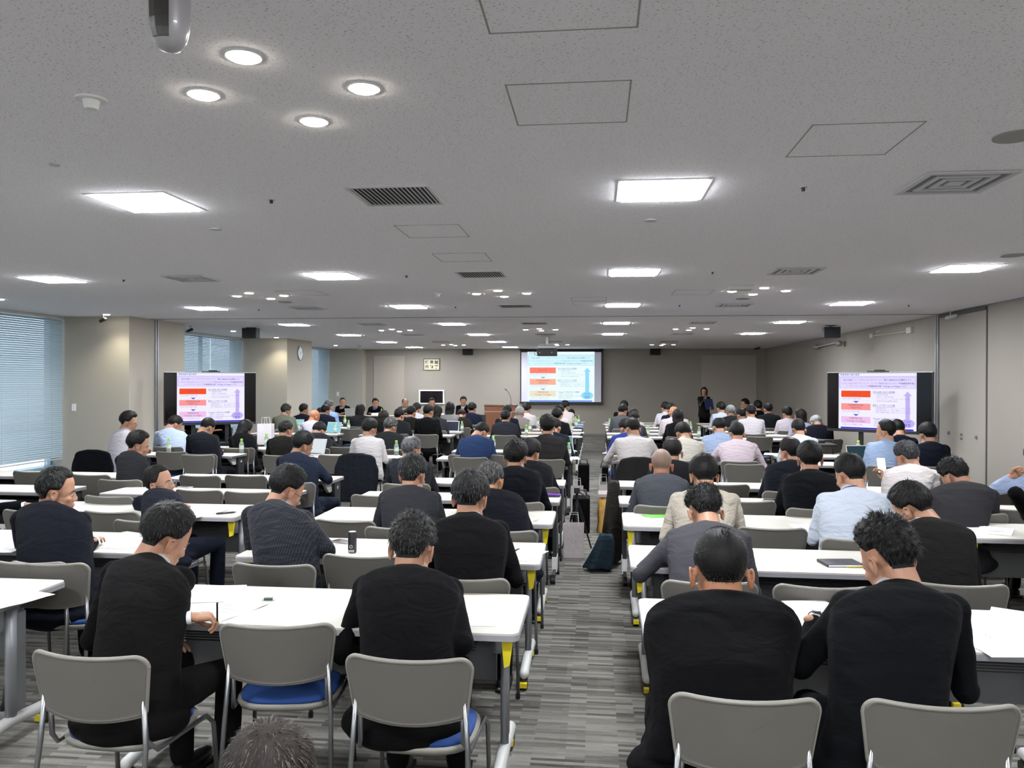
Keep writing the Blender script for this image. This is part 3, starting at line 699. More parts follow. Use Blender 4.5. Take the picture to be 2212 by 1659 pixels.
def table_a(root):
    """thick top, grey T legs with casters and yellow levers"""
    W, D = 1.81, .60; P = rpoly(W, D, .035)
    MB().prism(P, .6985, .72).build('tabletop', m_top, root)
    MB().prism([(x*1.003, y*1.006) for x, y in P], .688, .712).build('edge_band', m_edge, root)
    bevel(MB().box(-W/2+.14, W/2-.14, .13, .15, .36, .68).build('modesty_panel', m_mid, root), .004)
    b = MB()
    for i in range(9): b.tube([(-W/2+.2, -.16+.035*i, .60), (W/2-.2, -.16+.035*i, .60)], .003, 6)
    b.build('wire_shelf', m_dgrey, root)
    for s in (-1, 1):
        x = s*(W/2-.09)
        b = MB(); b.tube([(x, .02, .10), (x, .02, .66)], .032, 12, flat=(.6, 1.1)); b.box(x-.03, x+.03, -.2, .2, .66, .69); b.box(x-.02 - s*.03, x+.02 - s*.03, -.05, .09, .55, .66)
        g = b.build('leg', m_grey, root, True)
        MB().box(x-.015, x+.015, .04, .10, .14, .62).build('cable_cover', m_mid, g)
        MB().tube([(x, -.27, .085), (x, 0, .105), (x, .27, .085)], .028, 12, round_=True).build('foot', m_lgrey, root, True)
        for yy in (-.26, .26):
            c = MB(); c.cyl((x-.02, yy, .03), .03, .04, 14, axis='x'); c.box(x-.012, x+.012, yy-.02, yy+.02, .05, .085); co = c.build('caster', m_black, root)
            MB().box(x-.02, x+.02, yy-.055, yy-.025, .02, .045).build('brake_pedal', m_yel, co)
        xx = s*(W/2-.05)
        MB().prism([(0, 0), (.05, .0), (.035, -.115), (.012, -.125)], -.012, .012, M=rotm(rx=PI/2) @ rotm(), t=(xx-.025, -.235, .685)).build('release_lever', m_yel, root)
def table_b(root):
    """thin top, dark frame, pale brackets"""
    W, D = 1.81, .46; P = rpoly(W, D, .02)
    MB().prism(P, .697, .72).build('tabletop', m_top, root)
    MB().prism([(x*1.002, y*1.006) for x, y in P], .688, .713).build('edge_band', mat('table_edge_b', '#7b777b', .5), root)
    MB().box(-W/2+.06, W/2-.06, .16, .175, .34, .66).build('modesty_panel', m_dgrey, root)
    MB().box(-W/2+.12, W/2-.12, -.14, .15, .60, .612).build('shelf', m_dgrey, root)
    for s in (-1, 1):
        x = s*(W/2-.05)
        g = MB().box(x-.018, x+.018, .02, .20, .12, .685).build('leg', m_dgrey, root)
        MB().box(x+s*.019-.001, x+s*.019+.001, .09, .13, .60, .63).build('sticker', m_lgrey, g)
        MB().prism([(-.20, 0), (.02, 0), (.02, -.105), (-.06, -.105)], -.014, .014, M=rotm(rz=PI/2) @ rotm(rx=PI/2), t=(x - s*.03, 0, .685)).build('bracket', m_lgrey, root)
        MB().box(x-.022, x+.022, .0, .21, .06, .19).build('foot_cover', m_white, root)
        MB().box(x-.015, x+.015, -.19, .21, .055, .085).build('foot', m_dgrey, root)
        for yy in (-.17, .19): MB().cyl((x-.018, yy, .032), .032, .036, 14, axis='x').build('caster', m_black, root)
ta = tb = None
TABS = []
def snap(p, mx=.03, my=.03):
    """keep a thing on the nearest table top"""
    best = None
    for x0, x1, y0, y1 in TABS:
        x = min(max(p.x, x0+mx), x1-mx); y = min(max(p.y, y0+my), y1-my); d = (x-p.x)**2 + (y-p.y)**2*.5
        if best is None or d < best[0]: best = (d, x, y)
    return Vector((best[1], best[2], .72))
for blk, (x0, x1) in BX.items():
    for r in range(13):
        if blk == 'Z' and r < 2: continue
        if blk == 'D' and r < 2: continue
        if blk == 'A' and r in (12,): continue
        if blk == 'Z' and r in (11, 12): continue
        y = FAR[r] - DEP[r]/2 - (.15 if blk == 'D' else 0)
        if blk == 'A' and r == 0: y = FAR[0]-.30
        w = 'white-topped table %s, %s row from the camera' % (BN[blk], ORD[r])
        g = 'long white folding tables in rows'
        if blk == 'A' and r == 0: x0, x1 = x0-.06, x1-.06
        TABS.append((x0, x1, y-DEP[r]/2, y+DEP[r]/2))
        ang = R_(-.6) if blk in 'CD' else R_(.2)
        if r < 3:
            if ta is None: ta = thing('folding_table', w, 'table', ((x0+x1)/2, y, 0), ang, g); table_a(ta)
            else: dup(ta, ((x0+x1)/2, y, 0), ang, w)
        else:
            if tb is None: tb = thing('folding_table', w, 'table', ((x0+x1)/2, y, 0), 0, g); table_b(tb)
            else: dup(tb, ((x0+x1)/2, y, 0), ang*.3, w)
# speakers' row of tables at the front
for k, x in enumerate((-7.1, -5.27, -3.44)):
    TABS.append((x-.9, x+.9, 22.77, 23.23)); t = dup(tb, (x, 23.0, 0), PI, 'white-topped front table of the speakers, %s' % ('at the window end', 'middle one', 'nearest the lectern')[k])
    MB().box(-.85, .85, -.245, -.235, .08, .69).build('front_cloth', mat('front_panel', '#a9a69d', .7), t)

# ================================================================== CHAIRS
m_chair = mat('chair_plastic', '#585550', .55, spec=.35, bump=(700, .2, .001))
m_seat = mat('seat_blue', '#0f3672', .85, bump=(600, .3, .001))
CHX = .79
def make_chair(w):
    t = thing('stacking_chair', w, 'chair', (0, 0, 0), 0, 'grey stacking chairs')
    # backrest: a rounded trapezoid bent round the back, origin under it, seat towards +y
    def outline(k):
        P = []; tw, bw, zt, zb, r, r2 = .226, .205, .787, .572, .045, .022
        def arc(cx, cz, rr, a0, a1, n):
            for i in range(n+1):
                a = R_(a0 + (a1-a0)*i/n); P.append((cx + rr*math.cos(a), cz + rr*math.sin(a)))
        arc(tw-r, zt-r, r, 0, 90, 7)
        for i in range(1, 9): P.append(((tw-r)*(1-2*i/9), zt))
        arc(-tw+r, zt-r, r, 90, 180, 7)
        arc(-bw+r2, zb+r2, r2, 180, 270, 4)
        for i in range(1, 9): P.append(((-bw+r2)*(1-2*i/9), zb))
        arc(bw-r2, zb+r2, r2, 270, 360, 4)
        out = []
        for x, z in P:
            u = x/.226; x, z = x*k, .68 + (z-.68)*k
            z += -.009*(1-u*u) if z > .68 else -.030*(1-u*u)
            out.append((x, z))
        return out
    def yy(x, z): return .048*(x/.226)**2 - (z-.57)*.18 - .012
    levels = [outline(k) for k in (1.0, .96, .9, .6, .3, .05)]
    rs = [[(x, yy(x, z)-.008-(.004 if i == 0 else 0), z) for x, z in L_] for i, L_ in enumerate(levels)]
    rf = [[(x, yy(x, z)+.009, z) for x, z in L_] for L_ in levels]
    b = MB(); b.rings(rs[::-1] + rf, cap=True); b.build('backrest', m_chair, t, True)
    c0 = [(x, yy(x, z)-.002, z) for x, z in levels[0]]
    b = MB(); b.tube(c0 + [c0[0]], .0085, 8, cap=False); b.build('back_rim', mat('chair_rim', '#74716a', .45), t, True)
    # seat
    P = []
    for k in range(28):
        a = 2*PI*k/28; c, s = math.cos(a), math.sin(a); e = 3.2
        P.append((.213*math.copysign(abs(c)**(2/e), c), .245 + .195*math.copysign(abs(s)**(2/e), s)))
    rs = [[(x*.97, .245+(y-.245)*.97, .405) for x, y in P], [(x, y, .418) for x, y in P], [(x, y, .43) for x, y in P]]
    MB().rings(rs).build('seat', MAT['chair_rim'], t, True)
    rs = [[(x*.93, .245+(y-.245)*.93, .43) for x, y in P], [(x*.94, .245+(y-.245)*.94, .442) for x, y in P], [(x*.88, .245+(y-.245)*.88, .452) for x, y in P], [(x*.5, .245+(y-.245)*.5, .452) for x, y in P]]
    MB().rings(rs).build('cushion', m_seat, t, True)
    for s in (-1, 1):
        MB().tube([(s*.198, .018, .62), (s*.210, .012, .45), (s*.226, -.055, .012)], .0095, 10).build('leg', m_chrome, t, True)
        MB().tube([(s*.186, .030, .60), (s*.190, .045, .46), (s*.205, .09, .412), (s*.215, .40, .405), (s*.222, .44, .36), (s*.228, .475, .012)], .0095, 10).build('leg', m_chrome, t, True)
        for y in (-.055, .475): MB().cyl((s*.225, y, 0), .013, .03, 10).build('foot_cap', m_black, t)
    return t
chair0 = None; CHAIRS = []
def chair(x, y, rz, w, grp='grey stacking chairs'):
    """x, y: the middle of the backrest on the floor plan"""
    global chair0
    if chair0 is None: chair0 = make_chair(w); chair0.location = (x, y, 0); chair0.rotation_euler = (0, 0, rz); chair0['group'] = grp
    else: dup(chair0, (x, y, 0), rz, w, grp)
    CHAIRS.append((x, y))

# ================================================================== PEOPLE
def smooth01(x): x = min(1, max(0, x)); return x*x*(3-2*x)
# ---- head library: z up, y forward, origin at the joint of head and neck
def head_lib(vox, female=False):
    b = MB(); w = .94 if female else 1.0
    b.ell((0, -.008, .115), (.076*w, .095, .090), 20, 14)
    b.ell((0, .035, .085), (.066*w, .055, .075), 16, 10)
    b.ell((0, .036, .045), (.062*w, .057, .072), 16, 10)
    b.ell((0, .045, .000), (.047*w, .045, .036), 14, 9)
    b.ell((0, .080, -.018), (.020, .016, .016), 10, 7)
    for s in (-1, 1):
        b.ell((s*.040*w, .062, .045), (.022, .020, .020), 10, 7)                       # cheeks
        b.ell((s*.048*w, .020, .000), (.020, .038, .028), 10, 7)                       # jaw corners
        b.tube([(s*.012, .086, .087), (s*.046*w, .074, .086)], [.0075, .006], 8, round_=True)   # brow ridge
        b.ell((s*.010, .093, .037), (.008, .009, .007), 8, 6)                          # nostrils
        M = rotm(rz=s*R_(-24), ry=0)
        # ear: shell, rim, lobe
        b.ell((s*.080*w, -.006, .060), (.006, .016, .030), 12, 9, M)
        b.tube([(s*.078*w, .008, .048), (s*.084*w, .010, .078), (s*.089*w, -.008, .091), (s*.091*w, -.022, .080), (s*.090*w, -.022, .060), (s*.083*w, -.006, .034)], [.0045, .005, .005, .005, .005, .007], 8, round_=True)
    b.tube([(0, .086, .084), (0, .096, .060), (0, .102, .042)], [.007, .0085, .0115], 10, round_=True)
    b.tube([(-.018, .088, .012), (0, .097, .014), (.018, .088, .012)], [.005, .007, .005], 8, round_=True)
    b.tube([(-.015, .086, .003), (0, .094, .002), (.015, .086, .003)], [.005, .007, .005], 8, round_=True)
    nk = .86 if female else 1.0
    b.tube([(0, -.018, .045), (0, -.022, -.02), (0, -.034, -.085), (0, -.050, -.16)], [.056*nk, .056*nk, .062*nk, .075*nk], 18)
    r = remesh(b, vox, 5)
    e = MB()
    for s in (-1, 1):
        e.ell((s*.031*w, .0755, .068), (.0125, .009, .0065), 12, 8, mi=1)
        e.ell((s*.031*w, .0832, .068), (.0052, .0024, .0052), 10, 6, mi=2)
        e.tube([(s*.045*w, .077, .073), (s*.031*w, .0845, .0755), (s*.018, .082, .071)], [.002, .0028, .002], 6, mi=0, round_=True)
        e.tube([(s*.050*w, .074, .088), (s*.033*w, .0865, .094), (s*.016, .090, .089)], [.002, .0035, .003], 6, mi=3, round_=True)
    e.tube([(-.019, .0880, .0075), (0, .0965, .0085), (.019, .0880, .0075)], [.0018, .003, .0018], 6, mi=4, round_=True)
    return r, e
HEADS = {}
def get_head(lod, fem):
    k = (lod, fem)
    if k not in HEADS:
        r, e = head_lib(.0048 if lod == 0 else .008, fem)
        V = r.verts(); F = [tuple(f) for f in r.f]
        tree = BVHTree.FromPolygons([tuple(v) for v in V], F)
        HEADS[k] = (V, F, e, tree)
    return HEADS[k]
HC = Vector((0, -.008, .108))
def hair_mesh(style, lod, fem, seed=0):
    """hair as a shell grown on the head along rays from its centre, plus loose strands near the camera"""
    V, F, e, tree = get_head(lod, fem)
    NA, NE = (80, 52) if lod == 0 else (36, 24)
    st = dict(L=.013, side=.6, front=34, ear=-13, back=-51, rough=.35, fr=7, lift=0, w=.22)
    if style == 'buzz': st.update(L=.0042, side=.6, rough=.15, front=38, back=-46, w=.5)
    if style == 'shaved': st.update(L=.0018, side=.9, rough=.02, front=30, back=-50, w=.2)
    if style == 'full': st.update(L=.021, side=.75, rough=.30)
    if style == 'big': st.update(L=.024, side=.85, rough=.35)
    if style == 'messy': st.update(L=.020, side=.7, rough=.75, fr=9)
    if style == 'spiky': st.update(L=.034, side=.5, rough=.5, fr=8)
    if style == 'wavy': st.update(L=.028, side=.5, rough=.8, fr=8, ear=4)
    if style == 'thin': st.update(L=.009, side=.75, rough=.2)
    if style == 'crown': st.update(L=.011, side=.8, rough=.25)
    if style == 'ring': st.update(L=.009, side=1.1, rough=.3)
    if style in ('bob', 'long', 'pony', 'mid'): st.update(L=.020, side=1.1, front=34, ear=-30, back=-52, rough=.2, w=.3)
    if style == 'pony': st.update(L=.012, ear=0)
    def e0f(a):
        if a < 46: return st['front']
        if a < 76: return st['front'] + (st['ear']-st['front'])*smooth01((a-46)/30)
        if a < 106: return st['ear']
        if a < 130: return st['ear'] + (st['back']-st['ear'])*smooth01((a-106)/24)
        return st['back']
    rr = random.Random(seed*13+5); off = Vector((seed*3.1, seed*1.7, 0))
    P = {}; T = {}
    for i in range(NE+1):
        el = R_(-70 + (89+70)*i/NE)
        for j in range(NA):
            az = 2*PI*j/NA                                   # 0 = forward
            d = Vector((math.sin(az)*math.cos(el), math.cos(az)*math.cos(el), math.sin(el)))
            a = abs(((math.degrees(az)+180) % 360)-180)
            dd = d.copy()
            if 62 < a < 112 and el < R_(8): dd = Vector((d.x*.9, d.y, d.z)).normalized()
            h = tree.ray_cast(HC, d, .3)
            rad = h[3] if h[0] is not None else .08
            # ears must not carry the shell
            if 70 < a < 118 and R_(-48) < el < R_(4): rad = min(rad, .082)
            e0 = e0f(a)
            dl = el - R_(e0)
            top = smooth01((math.degrees(el)-5)/45)
            L = st['L']*(st['side'] + (1-st['side'])*top)
            t = L*smooth01(dl/(st['w'] if a < 112 or st['ear'] < -20 else st['w'] + .5*smooth01((a-112)/25)))
            if style == 'crown':       # thin round spot at the back of the crown
                q = (d - Vector((0, -.42, .90)).normalized()).length; t *= smooth01((q-.12)/.35); t -= .004*(1-smooth01((q-.10)/.12))
            if style == 'ring':
                q = math.degrees(el) - (42 if a > 70 else 20); t *= smooth01(1-(q-6)/30) ; t -= .004*smooth01((q-6)/14)
            if style == 'thin':
                q = (d - Vector((0, .25, .97)).normalized()).length; t *= .35+.65*smooth01((q-.15)/.5)
            n = noise.noise(d*st['fr'] + off) * st['rough'] + .5*st['rough']*noise.noise(Vector((d.x*22, d.y*22, d.z*6)) + off)
            t *= (1+n*.9)
            if dl < 0: t = -.004 + .004*max(-1, dl*3)
            elif dl < .03: t -= .003*(1-dl/.03)
            P[i, j] = HC + d*(rad + t); T[i, j] = t
    b = MB(); idx = {}; vs = []; fs = []
    for i in range(NE):
        for j in range(NA):
            k = [(i, j), (i, (j+1) % NA), (i+1, (j+1) % NA), (i+1, j)]
            if max(T[q] for q in k) < (-.0035 if style not in ('crown', 'ring') else -.0005): continue
            f = []
            for q in k:
                if q not in idx: idx[q] = len(vs); vs.append(tuple(P[q]))
                f.append(idx[q])
            fs.append(tuple(f[::-1]))
    if style not in ('ring',) and not (style == 'crown' and False):
        top = [idx[(NE, j)] for j in range(NA) if (NE, j) in idx]
        if len(top) == NA: fs.append(tuple(top))
    b.add(vs, fs)
    xt = MB()
    if style in ('bob', 'mid', 'long'):
        xt.ell((0, -.028, .095), (.093, .090, .098), 20, 14)
        xt.ell((0, -.040, .045), (.094, .070, .085 if style == 'bob' else .09), 18, 12)
        if style == 'bob': xt.ell((0, -.045, .010), (.088, .062, .055), 16, 10)
        if style == 'mid': xt.ell((0, -.055, -.02), (.086, .055, .075), 16, 10)
        if style == 'long': xt.tube([(0, -.060, .05), (0, -.078, -.08), (0, -.085, -.19)], [.085, .080, .050], 18, flat=(1, .55), round_=True)
        k = remesh(xt, .010, 3)
        V2 = k.verts(); keep = []
        for v in V2: keep.append(not (v[1] > .040 and v[2] < .15))
        fs2 = [f for f in k.f if all(keep[q] for q in f)]
        b.add(V2, fs2)
    if style == 'pony':
        b.ell((0, -.115, .115), (.028, .026, .028), 12, 8); b.tube([(0, -.118, .105), (0, -.125, .03), (0, -.115, -.04)], [.020, .026, .010], 10, flat=(1, .7), round_=True)
    if lod == 0 and style not in ('shaved',):
        N = {'buzz': 1500}.get(style, 2600); Lh = {'buzz': .006, 'thin': .022, 'ring': .02, 'full': .028, 'big': .028, 'messy': .026, 'spiky': .036, 'wavy': .032}.get(style, .026)
        crown = Vector((.01, -.06, .21)); pool = [f for f in fs if max(T.get(q, 0) for q in [(0, 0)]) is not None]
        VV = np.array(vs); cnt = 0
        for _ in range(N):
            f = fs[rr.randrange(len(fs)-1)]
            w = np.array([rr.random() for _ in f[:4]]); w /= w.sum(); p = Vector((VV[list(f[:4])]*w[:, None]).sum(0))
            nrm = (p - HC).normalized()
            if (p.y > .055 and p.z < .15): continue
            fl = (p - crown); fl = fl - nrm*fl.dot(nrm)
            if style in ('spiky', 'messy', 'wavy'): fl += Vector((rr.uniform(-1, 1), rr.uniform(-1, 1), rr.uniform(-1, 1)))*.05
            fl = fl + Vector((rr.uniform(-1, 1), rr.uniform(-1, 1), rr.uniform(-1, 1)))*.012
            if fl.length < 1e-4: continue
            fl.normalize(); side = nrm.cross(fl).normalized()*(.0007 + .0006*rr.random())
            l = Lh*(.5+.7*rr.random()); up = {'buzz': .4, 'spiky': .30, 'messy': .12, 'wavy': .16}.get(style, .05)
            p = p - nrm*.002
            q1 = p + fl*l*.5 + nrm*(l*up*.8 + .002); q2 = p + fl*l + nrm*l*up*.6
            if style == 'buzz': q1 = p + nrm*.004 + fl*.002; q2 = p + nrm*.0065 + fl*.005
            dq = (q2 - HC).normalized(); aq = abs(math.degrees(math.atan2(dq.x, dq.y)))
            if math.degrees(math.asin(dq.z)) < e0f(aq) + (3 if style != 'buzz' else 0): continue
            b.add([p-side, p+side, q1+side*.8, q1-side*.8, q2], [(0, 1, 2, 3), (3, 2, 4)])
    return b
HAIRS = {}
def get_hair(style, lod, fem, seed):
    k = (style, lod, fem, seed)
    if k not in HAIRS: HAIRS[k] = hair_mesh(style, lod, fem, seed)
    return HAIRS[k]

# ---- hands: wrist at origin, fingers along +y, palm facing -z, thumb to -x (a right hand)
def hand_lib(pose, vox):
    b = MB()
    b.tube([(0, -.05, 0), (0, 0, 0), (0, .02, 0)], [.024, .026, .028], 12, flat=(1, .75), round_=True)
    b.tube([(-.022, .02, 0), (-.026, .075, 0)], [.015, .014], 10, round_=True); b.tube([(-.006, .02, 0), (-.008, .080, .001)], [.015, .014], 10, round_=True)
    b.tube([(.010, .02, 0), (.010, .077, 0)], [.015, .013], 10, round_=True); b.tube([(.022, .02, -.002), (.026, .068, -.003)], [.014, .012], 10, round_=True)
    cur = {'rest': (12, 25, 20), 'grip': (48, 55, 35), 'fist': (70, 85, 60)}[pose]
    for x, y, ls, r, sp in ((-.027, .078, (.040, .024, .020), .0088, 5), (-.009, .083, (.044, .028, .021), .0090, 1), (.010, .079, (.041, .026, .020), .0085, -3), (.027, .070, (.032, .020, .018), .0075, -8)):
        p = np.array([x, y, 0.]); pts = [p]; a = 0
        for l, c in zip(ls, cur):
            a += R_(c); d = np.array([-math.sin(R_(sp))*math.cos(a), math.cos(R_(sp))*math.cos(a), -math.sin(a)]); p = p + d*l; pts.append(p)
        b.tube(pts, [r, r*.98, r*.9, r*.8], 9, round_=True)
    tp = [(-.020, .015, -.006), (-.044, .038, -.014), (-.054, .064, -.022), (-.050, .086, -.030)] if pose == 'rest' else [(-.018, .015, -.010), (-.038, .040, -.028), (-.036, .066, -.044), (-.026, .086, -.050)]
    b.tube(tp, [.015, .012, .0105, .0085], 9, round_=True)
    return remesh(b, vox, 2)
HANDS = {}
def get_hand(pose, lod):
    k = (pose, lod)
    if k not in HANDS: HANDS[k] = hand_lib(pose, .0036 if lod == 0 else .0065)
    return HANDS[k]
def basis(fwd, up):
    y = np.array(fwd, float); y /= np.linalg.norm(y); x = np.cross(y, up); x /= np.linalg.norm(x); z = np.cross(x, y)
    return np.stack([x, y, z], 1)
def add_glasses(root, M, o, col):
    b = MB()
    for s in (-1, 1):
        c = np.array([s*.032, .099, .066]); ring = [c + np.array([.024*math.cos(a), 0, .017*math.sin(a)]) for a in np.linspace(0, 2*PI, 17)]
        b.tube(ring, .0016, 6, cap=False)
        b.tube([(s*.056, .098, .068), (s*.077, .070, .072), (s*.083, -.010, .074), (s*.082, -.020, .066)], .0018, 6)
    b.tube([(-.009, .102, .068), (.009, .102, .068)], .0015, 6)
    g = MB(); g.merge(b, M, o)
    g.build('glasses', mat('glasses_'+col, col, .3, metal=.6), root, True)

PEOPLE = []
def solve_pose(z_top, s, P, torso, hs=1.13):
    """forward lean that puts the top of the head at the wanted height"""
    def top(L, sc):
        c7 = spine(L, sc, torso)[-1]; pv = neck(c7, L, P, sc)
        a = R_(P); return pv[2] + sc*hs*(.115*math.cos(a) + .008*math.sin(a) + .103)
    sc = s
    if top(0, sc) < z_top: 
        lo, hi = sc, sc*1.2
        for _ in range(25):
            m = (lo+hi)/2
            if top(0, m) < z_top: lo = m
            else: hi = m
        return 0, lo
    lo, hi = 0, 70
    for _ in range(30):
        m = (lo+hi)/2
        if top(m, sc) > z_top: lo = m
        else: hi = m
    return lo, sc
HIPZ = .53
def spine(L, s, torso=.55, stand=False):
    """points of the back from hip to the seventh neck bone, in the (forward, up) plane"""
    p = np.array([0, 0, HIPZ if not stand else .88*s]); pts = [p]; n = 6
    for i in range(n):
        u = (i+.5)/n; a = R_(L*(.55+.9*u) + (-4 + 14*u if not stand else 0)); p = p + np.array([0, math.sin(a), math.cos(a)])*torso*s/n; pts.append(p)
    return pts
def neck(c7, L, P, s):
    an = R_(.45*(L*1.3+8) + .5*P); return c7 + s*np.array([0, .058*math.sin(an) + .014, .058*math.cos(an)])

def person(label, px, py, yh, cloth, col, hair='short', hcol='#0c0b0b', P=14, yaw=0, byaw=0, s=1.0, wd=1.0, hx=None, hpx=None, fem=False, skin='#b68d74',
           hands='table', hp=None, glasses=None, collar='#dcdcdc', grey=0.0, gcol='#9a9a98', seed=None, ch=True, chx=None, chy=None, chr_=0, trous=None, roll=0, stand=False, hs=1.13, hpw=None, poles=None, kind='wool', lany=None, mask=None, zt=None, flip=False, hy=None, chlabel=None, belt=False, jack=None):
    """px, py: top of the head in the photograph; yh: floor-plan depth of the hips"""
    root = None
    face = -1 if flip else 1                                     # flip: the person faces the camera
    seed = (len(PEOPLE) % 3) if seed is None else seed
    L = 12.0; sc = s
    by = R_(byaw) + (PI if flip else 0)                          # turn of the whole body
    RB = rotm(rz=by); HF = rotm(rz=R_(yaw)) @ rotm(rx=-R_(P)) @ rotm(ry=R_(roll))
    if hpx is not None: hx = at(hpx, 1000, Y=yh).x
    hipx = at(px, py, Y=yh).x if hx is None else hx
    dXl = 0.0
    for _ in range(6):
        sp = spine(L, sc, .55 if not stand else .52, stand); nk = neck(sp[-1], L, P, sc)
        ho = HF @ np.array([0, -.005, .13])*sc*hs
        loc = RB @ (np.array([dXl*1.12, nk[1], 0]) + ho)
        tgt = at(px, py, Y=yh + loc[1])
        if not stand: L, sc = solve_pose(tgt.z, s, P, .55, hs)
        else: L, sc = 0, s*tgt.z/((.88+.52+.058+.218*hs)*s)
        want = (tgt.x - hipx) - (RB @ (np.array([0, nk[1], 0]) + ho))[0]
        dXl = want/(1.12*math.cos(by))
    s = sc
    lod = 0 if yh < 8.6 else 1
    root = thing('person', label, 'person', (hipx, yh, 0), 0)
    sp = spine(L, s, .55 if not stand else .52, stand); n = len(sp)
    sp = [p + np.array([dXl*(i/(n-1))**1.3, 0, 0]) for i, p in enumerate(sp)]
    c7 = sp[-1]; pv = neck(c7, L, P, s)
    pv = pv + np.array([dXl*.12, 0, 0])
    a1 = R_(L*1.3+8 if not stand else 2)
    TF = rotm(rx=-a1*.8) @ np.eye(3)                              # torso frame at the shoulders
    vox = .0085 if yh < 4.2 else (.011 if lod == 0 else (.017 if yh < 13 else .024))
    jk = cloth == 'j'; th = .012 if jk else .0
    W = wd*s
    # ---- torso
    def ring(c, T, w, d, k=22, e=2.4):
        out = []
        for j in range(k):
            a = 2*PI*j/k; cx, cy = math.cos(a), math.sin(a)
            out.append(c + T @ np.array([w*math.copysign(abs(cx)**(2/e), cx), d*math.copysign(abs(cy)**(2/e), cy), 0]))
        return out
    b = MB(); rs = []
    prof = [(-.14, .184, .140), (0, .180, .132), (.18, .168, .122), (.36, .172, .120), (.55, .188, .122), (.72, .204, .120), (.86, .206, .108), (.94, .160, .090), (1.0, .098, .074), (1.05, .075, .066)]
    if fem: prof = [(u, w*(.93 if u < .3 else .86), d*.92) for u, w, d in prof]
    for u, w, d in prof:
        q = max(u, 0)*(n-1); i = min(int(q), n-2); c = sp[i] + (sp[i+1]-sp[i])*(q-i)
        if u < 0: c = sp[0] + np.array([0, 0, u*.55*s])
        dr = sp[i+1]-sp[i]; a = math.atan2(dr[1], dr[2]); 
        rs.append(ring(c + np.array([0, .005, 0]), rotm(rx=-a), (w+th)*W, (d+th)*W*(1.0 if u > .5 else 1.0 + .10*(wd-1)*5)))
    b.rings(rs)
    # trapezius, shoulders
    SH = []
    for sd in (-1, 1):
        sh = c7 + TF @ (np.array([sd*(.174 if not fem else .150)*W, .006, -.040*s])); SH.append(sh)
        b.tube([c7 + TF @ np.array([sd*.03, .005, -.012]), c7 + TF @ np.array([sd*.10*W, .008, -.032*s]), sh], [.058*s, .058*s, (.060+th*.6)*s], 14, round_=True)
        b.ell(sh, np.array([.058, .060, .058])*(s+th*2), 14, 9)
    # ---- arms
    body = MB(); hnds = []
    tz = .745
    for sd, sh in zip((-1, 1), SH):
        Lu, Lf = .285*s, .25*s
        mode = hands if isinstance(hands, str) else hands[0 if sd < 0 else 1]
        pose = 'rest'
        off = hy if hy is not None else .40
        if mode == 'table': tg = np.array([sd*.12 + dXl*.6, off, tz+.03]); pole = np.array([sd*.42, -.35, -1.0])
        elif mode == 'write': tg = np.array([sd*.11 + dXl*.7, off+.03, tz+.04]); pole = np.array([sd*.40, -.6, -1.0]); pose = 'grip'
        elif mode == 'wide': tg = np.array([sd*.14 + dXl*.7, off, tz+.03]); pole = np.array([sd*1.0, -.2, -.8])
        elif mode == 'lap': tg = np.array([sd*.12, .36, .60]); pole = np.array([sd*.30, -.6, -.9])
        elif mode == 'chin': tg = pv + HF @ np.array([sd*.02, .12, -.10])*1.0 + np.array([0, .03, -.10]); pole = np.array([sd*.5, 0, -1]); pose = 'fist'
        elif mode == 'mic': tg = pv + np.array([sd*.05, .15, -.10]); pole = np.array([sd*.8, 0, -1]); pose = 'fist'
        elif mode == 'hold': tg = c7 + np.array([sd*.04, .28, -.30*s]); pole = np.array([sd*.7, -.3, -1]); pose = 'grip'
        elif mode == 'phone': tg = np.array([sd*.16 + dXl*.6, .33, .86]); pole = np.array([sd*.9, 0, -.8]); pose = 'grip'
        if hpw and (0 if sd < 0 else 1) in hpw:
            q = hpw[0 if sd < 0 else 1]; w_ = at(q[0], q[1], z=q[2]); tg = RB.T @ np.array([w_.x-hipx, w_.y-yh, w_.z]); tg[1] -= .08
        if hp and (0 if sd < 0 else 1) in hp: tg = np.array(hp[0 if sd < 0 else 1], float)
        if poles and (0 if sd < 0 else 1) in poles: pole = np.array(poles[0 if sd < 0 else 1], float)
        v = tg-sh; D = np.linalg.norm(v); m = Lu+Lf-.004
        if D > m: tg = sh + v/D*m; v = tg-sh; D = m
        ca = (Lu*Lu + D*D - Lf*Lf)/(2*Lu*D); ca = max(-1, min(1, ca)); u = v/D
        pp = pole - u*(pole @ u); pp /= np.linalg.norm(pp)
        el = sh + u*Lu*ca + pp*Lu*math.sqrt(1-ca*ca)
        wr = tg; fd = (wr-el)/np.linalg.norm(wr-el)
        cut = wr - fd*(.012 if jk else (.02 if mode != 'wide' else .05))*s
        r0 = (.058 if jk else .051)*s*(1 if not fem else .86)*(1+.4*(wd-1))
        k = r0/.058
        b.tube([sh, sh + (el-sh)*.5, el, el + fd*.10*s, cut], [r0, .054*k*s, .050*k*s, .047*k*s, (.037 if jk else .036)*k*s], 12, round_=False)
        b.ell(el, np.array([1, 1, 1])*.049*k*s, 12, 8)
        mid = sp[int((n-1)*.72)]; b.tube([sh*.75 + el*.25, (sh*.45 + el*.55)*.62 + mid*.38 + np.array([0, 0, -.02])], [.058*s, .05*s], 12, round_=True)   # cloth under the arm
        body.tube([sh, el, wr - fd*.03], [.040*s, .036*s, .026*s], 10, round_=True)
        upv = np.array([0, 0, 1.]) if mode not in ('chin', 'mic', 'hold', 'phone') else np.array([-sd*.8, 0, .6])
        hd = fd.copy()
